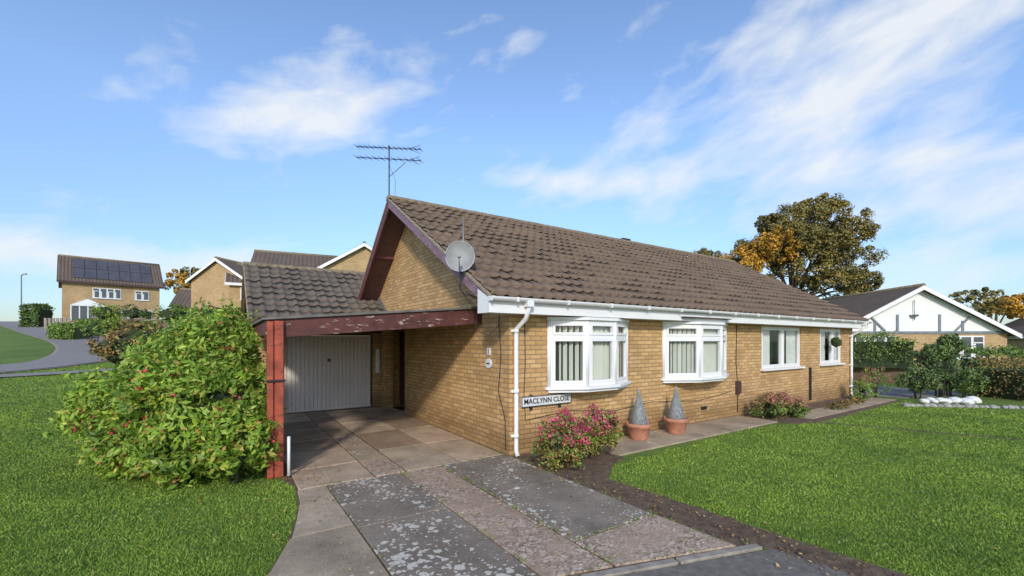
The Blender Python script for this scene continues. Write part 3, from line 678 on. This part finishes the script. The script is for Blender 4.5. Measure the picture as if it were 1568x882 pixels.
# ---------------------------------------------------------------- planting near house
bush('pink_flowering_shrub',[(.72,-.75,.36,.50,.33,.40),(.28,-.92,.30,.38,.30,.38),(1.2,-.68,.32,.38,.33,.36)],60,44,.055,'leaf_rust',.45,0,.3,[('pink_flowers','pink',400,.035,.8,True),('green_leaves','leaf_hedge',420,.05,.5,False)],.5)
bush('faded_flower_plant',[(6.9,-.65,.22,.5,.35,.38),(7.6,-.8,.16,.35,.3,.24)],50,30,.07,'leaf_hedge',.4,0,.3,[('faded_flowers','dryflower',240,.04,.7,True)],.45)
bush('garden_plant',[(12.6,-.6,.3,.3,.3,.4),(13.6,-.6,.4,.45,.4,.6)],34,22,.08,'leaf_hedge',.35,0,.35,[('blooms','dryflower',80,.035,.6,True)],.2)
bush('garden_plant',[(10,-.9,.08,.7,.2,.12),(11.4,-.8,.08,.5,.2,.12)],40,30,.06,'leaf_rust',.4,0,.4,None,.3)
def gp(px_,py_,D,r,rz=None):
    R=(px_-784)/660*D; x,y=cw(R,D); z=CH+(522-py_)/660*D; return (x,y,z,r,r,rz or r)
big=[(-3.75,1.5,.80,.62,.72,.72),(-3.6,.95,.45,.45,.5,.48),(-4.3,2.1,.85,.78,.85,.85),(-4.85,2.95,.7,.75,.85,.72),(-3.85,2.6,1.5,.6,.75,.62),(-4.25,3.2,1.3,.75,.8,.65),(-5.05,3.7,.5,.55,.65,.52),(-3.75,3.7,1.7,.5,.8,.62),(-4.15,1.3,.40,.55,.5,.48),(-3.5,1.35,.35,.35,.5,.4),(-4.7,2.0,.35,.5,.5,.4)]
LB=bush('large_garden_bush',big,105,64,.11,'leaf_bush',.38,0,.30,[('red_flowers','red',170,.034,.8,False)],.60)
P=[]; mbs=MB()
for k in range(240):
    c=random.choice(big); d=Vector(unit(1)[0]); d.z=abs(d.z)+.2; d.normalize()
    s=Vector((c[0]+d.x*c[3]*.9,c[1]+d.y*c[4]*.9,c[2]+d.z*c[5]*.9)); L=random.uniform(.12,.42); tip=s+Vector((d.x,d.y,d.z+.5)).normalized()*L
    mbs.tube([s,tip],[.004,.002],'leaf_hedge',3)
    for j in range(10): P.append(tuple(s.lerp(tip,j/9)+Vector(unit(1)[0])*.035))
mbs.build('shoots',LB); leafmesh('shoot_leaves',np.array(P),unit(len(P)),.10,.36,'leaf_bush',LB)
bush('shrub',[gp(185,535,13,.7,.55),gp(215,520,14,.7,.55),gp(235,545,12.5,.5,.4)],45,30,.12,'leaf_rust',.5,.1)
bush('shrub',[gp(330,500,10.5,.75,.55),gp(290,515,11,.7,.5)],45,36,.11,'leaf_hedge',.5,.1)
# ---------------------------------------------------------------- trees
def tree(name,R,D,top,crown,mat,mat2=None,n2=None,n=60,per=120,l=.26,tr=.4):
    x,y=cw(R,D); z0=tz(x,y); e=empty(name); mb=MB(); cs=[]
    for (cr,cd,cz,r,rz) in crown:
        a,b=cw(R+cr,D+cd); cs.append((a,b,cz,r,r,rz))
    H=top-z0
    tk=[(x,y,z0-.2),(x+.1,y,z0+H*.25),(x-.1,y+.1,z0+H*.45),(x+.1,y,z0+H*.85)]
    mb.tube(tk,[tr,tr*.75,tr*.5,tr*.1],'bark',9)
    for c in cs:
        s=Vector(tk[1]).lerp(Vector(tk[2]),random.uniform(0,1)); t_=Vector(c[:3]); mid=s.lerp(t_,.5)+Vector((random.uniform(-.4,.4),random.uniform(-.4,.4),.3))
        mb.tube([s,mid,t_],[tr*.35,tr*.22,tr*.1],'bark',6)
        for k in range(9):
            d=Vector(unit(1)[0]); d.z=abs(d.z)*.8; p2=t_+Vector((d.x*c[3],d.y*c[4],d.z*c[5]))*1.05
            mb.tube([mid.lerp(t_,random.uniform(.3,1)),t_.lerp(p2,.5)+Vector((0,0,.2)),p2],[tr*.1,tr*.06,tr*.02],'bark',4)
    mb.build('trunk_and_limbs',e)
    for i,c in enumerate(cs):
        C,Nn=clumpy([c],n,per,.24); leafmesh('crown_%d'%i,C,Nn,l,.6,(mat2 if (n2 and i in n2) else mat),e)
    return e
tree('autumn_tree',23.5,36,14,[(-2.6,0,9.1,2.2,1.8),(-4.8,-1,7.9,1.8,1.6),(.3,0,11.0,2.5,2.2),(3.0,.5,11.6,2.1,2.2),(4.3,0,8.3,2.3,2.1),(.4,-1,7.7,2.6,1.9),(-7.4,0,7.8,1.5,1.6),(2.4,1,13.0,1.8,1.15),(-2.6,-1.6,9.1,1.8,1.6),(5.0,0,11.0,1.6,1.8),(-1.6,0,11.4,1.5,1.0),(2.6,-1,6.3,2.6,1.4),(-3.6,0,6.2,2.3,1.4),(5.5,0,6.4,1.7,1.3),(-.8,-2,9.7,1.5,1.3),(-6.4,0,5.7,1.7,1.1),(1.8,-1.5,9.5,1.8,1.6)],'leaf_tree','leaf_orange',(1,8),n=55,per=110,l=.19)
tree('background_tree',15.5,40,10,[(-1,0,7.4,1.3,.9),(.9,0,7.0,1.2,.9)],'leaf_tree','leaf_orange',None,n=12,per=24,l=.26,tr=.25)
tree('autumn_tree',45,40,7,[(-2,0,5.2,2.2,1.4),(1.5,0,4.8,2.0,1.2)],'leaf_tree','leaf_orange',(1,),n=40,per=50,l=.28,tr=.25)
tree('autumn_tree',41,34,7,[(0,0,4.3,2.0,1.4),(2.5,0,4.6,2.0,1.5)],'leaf_orange','leaf_tree',None,n=40,per=50,l=.28,tr=.25)
tree('background_tree',-55,75,15,[(-3,0,11.5,3.2,2.4),(1,0,12,3.6,2.6),(5,0,12.3,3.6,2.8),(8,0,11,3,2.4)],'leaf_tree','leaf_orange',(0,),n=40,per=50,l=.5,tr=.4)
# ---------------------------------------------------------------- generic gabled house
def gabled(name,R,D,d,L,W,wh,rh,zb=None,fw=(),g0w=(),g1w=(),brick='brick_far',over=.3,flip=1,mock=False,solar=False,bargecol='white'):
    e=empty(name); ox,oy=cw(R,D); ux,uy=dirw(*d); nx,ny=(uy,-ux); nx*=flip; ny*=flip
    z0=tz(ox,oy) if zb is None else zb
    mb=MB(); P=lambda a,b,z:(ox+ux*a-nx*b,oy+uy*a-ny*b,z0+z)
    mb.face([P(0,0,-1.5),P(L,0,-1.5),P(L,0,wh),P(0,0,wh)],brick); mb.face([P(0,W,-1.5),P(L,W,-1.5),P(L,W,wh),P(0,W,wh)],brick)
    gm='whitewall' if mock else brick
    for a in (0,L):
        mb.face([P(a,0,-1.5),P(a,W,-1.5),P(a,W,wh),P(a,0,wh)],brick); mb.face([P(a,0,wh),P(a,W,wh),P(a,W/2,wh+rh)],gm)
    s=rh/(W/2); o=over
    for sgn in (0,1):
        bb=lambda b:(b if not sgn else W-b)
        E=(-o,wh-o*s); Rg=(W/2,wh+rh)
        def Q(a,b,z): return P(a,bb(b),z)
        mb.hexa([Q(-o,E[0],E[1]+.02),Q(L+o,E[0],E[1]+.02),Q(L+o,Rg[0],Rg[1]+.02),Q(-o,Rg[0],Rg[1]+.02),Q(-o,E[0],E[1]+.14),Q(L+o,E[0],E[1]+.14),Q(L+o,Rg[0],Rg[1]+.14),Q(-o,Rg[0],Rg[1]+.14)],'tile_far')
        for a0,a1 in ((-o-.04,-o-.004),(L+o+.004,L+o+.04)):
            mb.hexa([Q(a0,E[0],E[1]-.12),Q(a1,E[0],E[1]-.12),Q(a1,Rg[0],Rg[1]-.12),Q(a0,Rg[0],Rg[1]-.12),Q(a0,E[0],E[1]+.11),Q(a1,E[0],E[1]+.11),Q(a1,Rg[0],Rg[1]+.11),Q(a0,Rg[0],Rg[1]+.11)],bargecol)
        mb.hexa([Q(-o,-o-.04,E[1]-.1),Q(L+o,-o-.04,E[1]-.1),Q(L+o,-o-.004,E[1]-.1),Q(-o,-o-.004,E[1]-.1),Q(-o,-o-.04,E[1]+.1),Q(L+o,-o-.04,E[1]+.1),Q(L+o,-o-.004,E[1]+.1),Q(-o,-o-.004,E[1]+.1)],bargecol)
    mb.tube([P(-o,W/2,wh+rh+.12),P(L+o,W/2,wh+rh+.12)],.12,'ridge',8)
    def win(fr,a,z,w,h):
        z=z0+z
        mb.obox(fr,a,a+w,.002,.06,z,z+h,'white'); n=max(1,round(w/.6)); pw=w/n
        for i in range(n):
            mb.obox(fr,a+i*pw+.06,a+(i+1)*pw-.06,.061,.066,z+.07,z+h-.07,'fglass')
            if i%2==0 and h<1.6: mb.obox(fr,a+i*pw+.06,a+(i+1)*pw-.06,.067,.072,z+h*.68,z+h*.68+.05,'white')
            mb.obox(fr,a+i*pw+.07,a+i*pw+.07+pw*.16,.067,.070,z+.08,z+h*.66,'curtain')
        mb.obox(fr,a-.06,a+w+.06,.002,.12,z-.05,z-.002,'white')
    f_front=(ox,oy,ux,uy,nx,ny)
    for w in fw: win(f_front,*w)
    f0=(ox,oy,-nx,-ny,-ux,-uy); f1=(ox+ux*L,oy+uy*L,-nx,-ny,ux,uy)
    for w in g0w: win(f0,*w)
    for w in g1w: win(f1,*w)
    if mock:
        fr=f0
        mb.obox(fr,-.0,W,.004,.05,z0+wh-.04,z0+wh+.10,'greybeam')
        for b in (W*.25,W*.38,W*.62,W*.75):
            top=wh+rh*(1-abs(b-W/2)/(W/2))-.1
            mb.obox(fr,b-.06,b+.06,.004,.045,z0+wh+.11,z0+top*.55+(wh+.11)*.45,'greybeam')
        for sgn in (-1,1):
            a0=W/2+sgn*W*.20; a1=W/2+sgn*W*.28
            q=lambda a,b,z:(fr[0]+fr[2]*a+fr[4]*b,fr[1]+fr[3]*a+fr[5]*b,z0+z)
            mb.hexa([q(a0,.046,wh+.12),q(a0+.13,.046,wh+.12),q(a0+.13,.07,wh+.12),q(a0,.07,wh+.12),q(a1,.046,wh+rh*.36),q(a1+.12,.046,wh+rh*.36),q(a1+.12,.07,wh+rh*.36),q(a1,.07,wh+rh*.36)],'greybeam')
        m_=Vector(P(-.1,W*.47,wh+.7)); mb.tube([m_,m_+Vector((0,0,1.1))],.02,'grey',5); mb.lathe(m_+Vector((0,0,.2)),[(.0,-.02),(.16,0),(.2,.1)],'grey',10)
    if solar:
        for i in range(7):
            a0=L*.1+i*L*.118
            for j in range(2):
                t0=.12+j*.4; t1=t0+.38
                pp=lambda a,t,off:P(a,-o+(W/2+o)*t-off*.6,(wh-o*s)+(rh+o*s)*t+.14+off*.8)
                mb.hexa([pp(a0,t0,.02),pp(a0+L*.112,t0,.02),pp(a0+L*.112,t1,.02),pp(a0,t1,.02),pp(a0,t0,.08),pp(a0+L*.112,t0,.08),pp(a0+L*.112,t1,.08),pp(a0,t1,.08)],'solar')
        # glazed conservatory on the front wall
        c0,c1,dp=.7,3.3,2.0
        mb.obox(f_front,c0,c1,.002,dp,z0-1.4,z0+.6,brick)
        for i in range(5):
            a=c0+(c1-c0)*i/4; mb.obox(f_front,a-.05,a+.05,dp-.09,dp+.01,z0+.602,z0+2.2,'white')
        mb.obox(f_front,c0,c1,dp-.06,dp-.02,z0+.602,z0+2.1,'fglass'); mb.obox(f_front,c0-.05,c1+.05,dp-.1,dp+.05,z0+2.202,z0+2.32,'white')
        mid=(c0+c1)/2; Q2=lambda a,b,z:(ox+ux*a+nx*b,oy+uy*a+ny*b,z0+z)
        mb.face([Q2(c0,dp,2.33),Q2(mid,dp-.5,3.05),Q2(mid,.01,3.05),Q2(c0,.01,2.33)],'curtain'); mb.face([Q2(c1,dp,2.33),Q2(c1,.01,2.33),Q2(mid,.01,3.05),Q2(mid,dp-.5,3.05)],'curtain'); mb.face([Q2(c0,dp,2.33),Q2(c1,dp,2.33),Q2(mid,dp-.5,3.05)],'curtain')
        mb.obox(f_front,c1-.04,c1,.002,dp-.1,z0+.602,z0+2.2,'fglass')
    mb.build('walls_roof_windows',e); return e
gabled('brick_bungalow_mock_tudor',17.7,23.9,(.074,1),14,9.0,2.3,2.45,zb=-.05,g0w=((1.2,.9,2.1,1.25),(6.0,.9,1.8,1.25)),flip=-1,mock=True,over=.35)
gabled('brick_bungalow_distant',36,26,(.3,1),10,9,2.3,2.3,zb=-.05,flip=-1,over=.3)
gabled('brick_house_with_solar_panels',-49.07,47,(.7,.71),8.3,7,5.2,2.9,solar=True,fw=((2.4,3.3,2.4,1.15),(6.0,3.3,1.3,1.1),(4.8,1.0,1.0,1.1),(6.4,.9,1.2,1.2)),over=.35,bargecol='brownframe')
gabled('brick_house_corner',-13.4,30.5,(-.34,.94),11,5.6,5.3,1.75,zb=1.75,flip=-1,over=.3)
gabled('brick_house_terrace',-17.7,29.5,(.9,.42),6,7,4.9,1.9,zb=1.7,fw=((.3,3.2,1.0,1.1),(1.6,3.2,.9,1.1)),over=.3)
gabled('brick_house_white_gable',-25.3,34,(.15,1),8,4.8,4.5,1.55,flip=-1,over=.25)
gabled('brick_house_link',-21.3,32.5,(.85,.53),6.5,6,4.3,1.7,zb=1.95,fw=((.7,3.0,.8,1.0),(2.4,2.9,1.4,1.1),(2.3,.7,1.6,1.2)),over=.25)
gabled('brick_garage_block',-30.5,39,(.9,.42),6,6,2.5,1.6,over=.3,bargecol='brownframe')
def ribbon(name,pts,w,mat,lift=.04):
    P=[]
    for i in range(len(pts)-1):
        for k in range(10):
            t=k/10; p0=pts[max(i-1,0)];p1=pts[i];p2=pts[i+1];p3=pts[min(i+2,len(pts)-1)]
            f=lambda a,b,c,d:.5*((2*b)+(-a+c)*t+(2*a-5*b+4*c-d)*t*t+(-a+3*b-3*c+d)*t**3)
            P.append((f(p0[0],p1[0],p2[0],p3[0]),f(p0[1],p1[1],p2[1],p3[1])))
    P.append(pts[-1]); mb=MB(); rows=[]
    for i,p in enumerate(P):
        a=P[max(i-1,0)]; b=P[min(i+1,len(P)-1)]; dx,dy=b[0]-a[0],b[1]-a[1]; l=math.hypot(dx,dy); dx/=l;dy/=l; row=[]
        for q in np.linspace(-w/2,w/2,6):
            x,y=cw(p[0]-dy*q,p[1]+dx*q); row.append((x,y,tz(x,y)+lift))
        rows.append(row)
    for a,b in zip(rows[:-1],rows[1:]):
        for k in range(5): mb.face([a[k],a[k+1],b[k+1],b[k]],mat)
    return mb.build(name)
rp=[(-40,12.5),(-30,15),(-23.2,18),(-21.6,21.0),(-24.6,25.5),(-31.3,31.5),(-44.5,41),(-66,57),(-95,80)]
ribbon('road_kerb',rp,3.5,'kerb',.035); ribbon('road',rp,3.2,'roadgrey',.06)
ribbon('footpath',[(-30,14.0),(-22,16.2),(-17,18.5),(-12,22)],.9,'roadgrey',.05)
rd=MB(); rd.prism([(14.3,-1.2),(18,-2.4),(18,6),(14.3,6)],-.05,.012,'roadgrey'); rd.build('side_road')
def wallseg(name,a,b,h,mat,cap='kerb',th=.22):
    p=cw(*a);q=cw(*b); dx,dy=q[0]-p[0],q[1]-p[1]; l=math.hypot(dx,dy); fr=(p[0],p[1],dx/l,dy/l,dy/l,-dx/l); mb=MB(); n=max(1,int(l/3))
    for i in range(n):
        x=p[0]+dx*(i+.5)/n;y=p[1]+dy*(i+.5)/n; z=tz(x,y); mb.obox(fr,l*i/n,l*(i+1)/n,-th,0,z-.8,z+h,mat); mb.obox(fr,l*i/n,l*(i+1)/n,-th-.03,.03,z+h+.002,z+h+.07,cap)
    return mb.build(name)
wallseg('garden_wall',(-39,40),(-21,30),1.35,'brown_brick')
wallseg('garden_wall',(-22.5,26),(-17.5,25),.45,'brown_brick')
def hedge(name,a,b,h,w,mat,l=.12,n=40,z0=None):
    p=cw(*a);q=cw(*b); L=math.hypot(q[0]-p[0],q[1]-p[1]); e=empty(name); cnt=int(n*L*h*20)
    dx,dy=(q[0]-p[0])/L,(q[1]-p[1])/L
    A=rng.uniform(0,L,cnt); B=rng.uniform(-.5,.5,cnt); Zr=rng.uniform(0,1,cnt); side=rng.random(cnt)
    B=np.where(side<.4,-.5,np.where(side<.6,.5,B)); Zr=np.where(side>=.6,1,Zr)
    lump=.12*np.sin(A*2.1)+.09*np.sin(A*5.3+1)
    B=B*w+rng.normal(0,.09,cnt)+lump*.6; Zz=Zr*h+rng.normal(0,.08,cnt)+lump*Zr
    x=p[0]+dx*A-dy*B; y=p[1]+dy*A+dx*B; z=terr(x,y)+Zz if z0 is None else z0+Zz
    leafmesh('foliage',np.stack([x,y,z],-1),unit(cnt),l,.6,mat,e)
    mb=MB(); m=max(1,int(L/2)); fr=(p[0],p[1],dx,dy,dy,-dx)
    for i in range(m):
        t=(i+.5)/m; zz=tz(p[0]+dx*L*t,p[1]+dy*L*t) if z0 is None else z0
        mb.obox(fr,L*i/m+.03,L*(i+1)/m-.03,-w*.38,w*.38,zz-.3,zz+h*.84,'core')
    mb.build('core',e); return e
def at(px_,D): return ((px_-784)/660*D,D)
hedge('hedge',at(42,46),at(72,46),2.2,1.5,'leaf_dark',.2)
hedge('hedge',at(88,33),at(128,32),.95,1.2,'leaf_hedge',.16)
hedge('hedge',at(125,38),at(165,37),1.0,1.2,'leaf_hedge',.18)
kinds=['leaf_hedge','leaf_bush','leaf_rust','leaf_hedge','leaf_bush','leaf_dark','leaf_hedge','leaf_bush','leaf_rust','leaf_hedge']
for kk,(px_,py_,D,r) in enumerate(((150,502,30,.8),(175,498,30,.7),(205,503,28,.7),(228,500,28,.6),(160,480,37,1.1),(205,480,36,.9),(262,482,30,1.0),(290,500,24,.7),(318,494,22,.6),(140,507,27,.5))):
    c=gp(px_,py_,D,r,r*.75); c2=(c[0]+r*.7,c[1]-r*.2,c[2]-r*.2,r*.7,r*.7,r*.55); e=empty('garden_shrub'); mb=MB(); cores(mb,[c,c2],.6); mb.tube([(c[0],c[1],tz(c[0],c[1])-.1),(c[0],c[1],c[2])],.05,'bark',6); mb.build('stems',e)
    C,Nn=clumpy([c,c2],24,26,.36); leafmesh('foliage',C,Nn,.17,.5,kinds[kk],e)
mb=MB()
for i in range(7):
    R,D=at(70+i*6,41); x,y=cw(R,D); z=tz(x,y); mb.box(x-.09,x+.09,y-.09,y+.09,z-.2,z+1.2,'kerb')
mb.build('fence_posts')
e=empty('street_lamp'); R,D=at(33,48); x,y=cw(R,D); z=tz(x,y); mb=MB(); mb.tube([(x,y,z-.2),(x,y,z+1.2),(x,y,z+1.21),(x,y,z+5.6)],[.11,.11,.06,.05],'grey',8)
mb.tube([(x,y,z+5.6),(x+.2,y-.2,z+5.75),(x+.5,y-.5,z+5.75)],[.05,.05,.09],'grey',8); mb.build('column_and_head',e)
# ---------------------------------------------------------------- right side surroundings
hedge('hedge',at(1300,19.5),at(1395,18.5),1.0,1.0,'leaf_hedge',.1,z0=.95)
wallseg('brick_wall_low',at(1300,19.6),at(1395,18.4),.9,'brown_brick')
c1=gp(1440,568,14,.85,.72); c2=gp(1405,585,13.6,.5,.45); c3=gp(1478,585,14,.55,.5); c4=gp(1432,545,14.2,.5,.45); c5=gp(1452,530,14.2,.35,.4)
e=bush('small_garden_tree',[c1,c2,c3,c4,c5],55,34,.10,'leaf_dark',.4,0,.30,[('pink_buds','dryflower',35,.04,.7,False)],.45)
mb=MB(); mb.tube([(c1[0],c1[1],-.05),(c1[0]+.05,c1[1],.6),(c5[0],c5[1],c5[2])],[.07,.05,.02],'bark',8); mb.build('trunk',e)
hedge('russet_hedge',at(1505,14.5),at(1640,12.5),1.05,1.3,'leaf_rust',.08,n=60)
hedge('garden_hedge',at(1480,17),at(1640,16),1.35,1.2,'leaf_hedge',.1,n=45)
mb=MB()
for i in range(26):
    R,D=at(1385+i*9+random.uniform(-3,3),12.0-.02*i); x,y=cw(R,D); r=random.uniform(.07,.16)
    cores(mb,[(x,y,.02,r,r*.7,r*.55)],1.0,'stone')
mb.build('stone_edging')
mb=MB()
for i in range(9):
    R,D=at(1415+i*9+random.uniform(-3,3),12.6+random.uniform(-.2,.2)); x,y=cw(R,D); r=random.uniform(.10,.22); cores(mb,[(x,y,.07,r,r*.8,r*.5)],1.0,'whitewall')
mb.build('white_rocks')
# ---------------------------------------------------------------- camera
cam=bpy.data.cameras.new('camera'); co=bpy.data.objects.new('camera',cam); COL.objects.link(co); scene.camera=co
co.location=(CX,CY,CH); co.rotation_euler=(math.pi/2,0,-math.atan2(.5559,.8309)); cam.sensor_width=36; cam.lens=36*660/1568; cam.shift_y=.0517; cam.clip_end=3000; cam.clip_start=.05
# ---------------------------------------------------------------- light
sx,sy=-.56,-.83; elv=math.radians(27)
sd=Vector((sx*math.cos(elv),sy*math.cos(elv),math.sin(elv)))
su=bpy.data.lights.new('sun','SUN'); su.energy=2.7; su.angle=math.radians(5); su.color=(1,.94,.84); so=bpy.data.objects.new('sun',su); COL.objects.link(so)
so.rotation_euler=sd.to_track_quat('Z','Y').to_euler()
w=bpy.data.worlds.new('World'); scene.world=w; w.use_nodes=True; nt=w.node_tree; bg=nt.nodes['Background']
sky=N(nt,'ShaderNodeTexSky',sky_type='NISHITA'); sky.sun_disc=False; sky.sun_elevation=elv; sky.sun_rotation=math.atan2(sx,sy)%(2*math.pi)
sky.air_density=1.0; sky.dust_density=.6; sky.ozone_density=2.0
tc=N(nt,'ShaderNodeTexCoord').outputs['Generated']
def dot(v):
    d=N(nt,'ShaderNodeVectorMath',operation='DOT_PRODUCT'); nt.links.new(tc,d.inputs[0]); d.inputs[1].default_value=v; return d.outputs['Value']
az=math_(nt,'ARCTAN2',dot((.8313,-.5565,0)),dot((.5559,.8309,0))); el_=math_(nt,'ARCSINE',dot((0,0,1)))
blobs=[(-27,25,8,3.8,.95,12),(-20,28,7,2.4,.65,15),(36,26,8,4,.9,15),(46,28,7,3.5,1.15,10),(22,20,13,2.2,.6,-4),(7,19.5,11,1.5,.85,-6),(42,17,13,3.5,.7,0),(-5,34,9,1.6,.4,10),(-45,8.0,18,1.8,1.1,0),(46,12,14,3,.6,0),(28,31,10,2.5,.7,20),(35,6,25,2.5,.5,0),(15,24,6,1.5,.5,5)]
tot=None
for (a,e_,wa,we,amp,rot) in blobs:
    r_=math.radians(rot); da=math_(nt,'SUBTRACT',az,math.radians(a)); de=math_(nt,'SUBTRACT',el_,math.radians(e_))
    u=math_(nt,'ADD',math_(nt,'MULTIPLY',da,math.cos(r_)/math.radians(wa)),math_(nt,'MULTIPLY',de,math.sin(r_)/math.radians(wa)))
    v=math_(nt,'ADD',math_(nt,'MULTIPLY',da,-math.sin(r_)/math.radians(we)),math_(nt,'MULTIPLY',de,math.cos(r_)/math.radians(we)))
    q=math_(nt,'MULTIPLY',math_(nt,'EXPONENT',math_(nt,'MULTIPLY',math_(nt,'ADD',math_(nt,'MULTIPLY',u,u),math_(nt,'MULTIPLY',v,v)),-.7)),amp)
    tot=q if tot is None else math_(nt,'ADD',tot,q)
cv=N(nt,'ShaderNodeCombineXYZ'); nt.links.new(math_(nt,'MULTIPLY',math_(nt,'SUBTRACT',az,math_(nt,'MULTIPLY',el_,.4)),4.5),cv.inputs[0]); nt.links.new(math_(nt,'MULTIPLY',math_(nt,'SUBTRACT',el_,math_(nt,'MULTIPLY',az,.12)),8.5),cv.inputs[1])
nz=noise(nt,1.6,7,.55,cv.outputs[0],.25)
cl=math_(nt,'ADD',math_(nt,'MULTIPLY',math_(nt,'MINIMUM',tot,1.1),.42),math_(nt,'SUBTRACT',nz,.5))
cf=ramp_f(nt,cl,.10,.56); cf=math_(nt,'MINIMUM',cf,.9)
hz=ramp_f(nt,el_,.0,.42)
tcol=mix(nt,(.72,.82,.98),(1.55,1.60,1.72),hz)
tint=mix(nt,sky.outputs[0],tcol,1.0,'MULTIPLY')
cc=mix(nt,tint,(5.9,6.1,6.3),cf)
nt.links.new(cc,bg.inputs[0]); bg.inputs[1].default_value=.15
scene.view_settings.view_transform='Standard'; scene.view_settings.look='None'; scene.view_settings.exposure=0
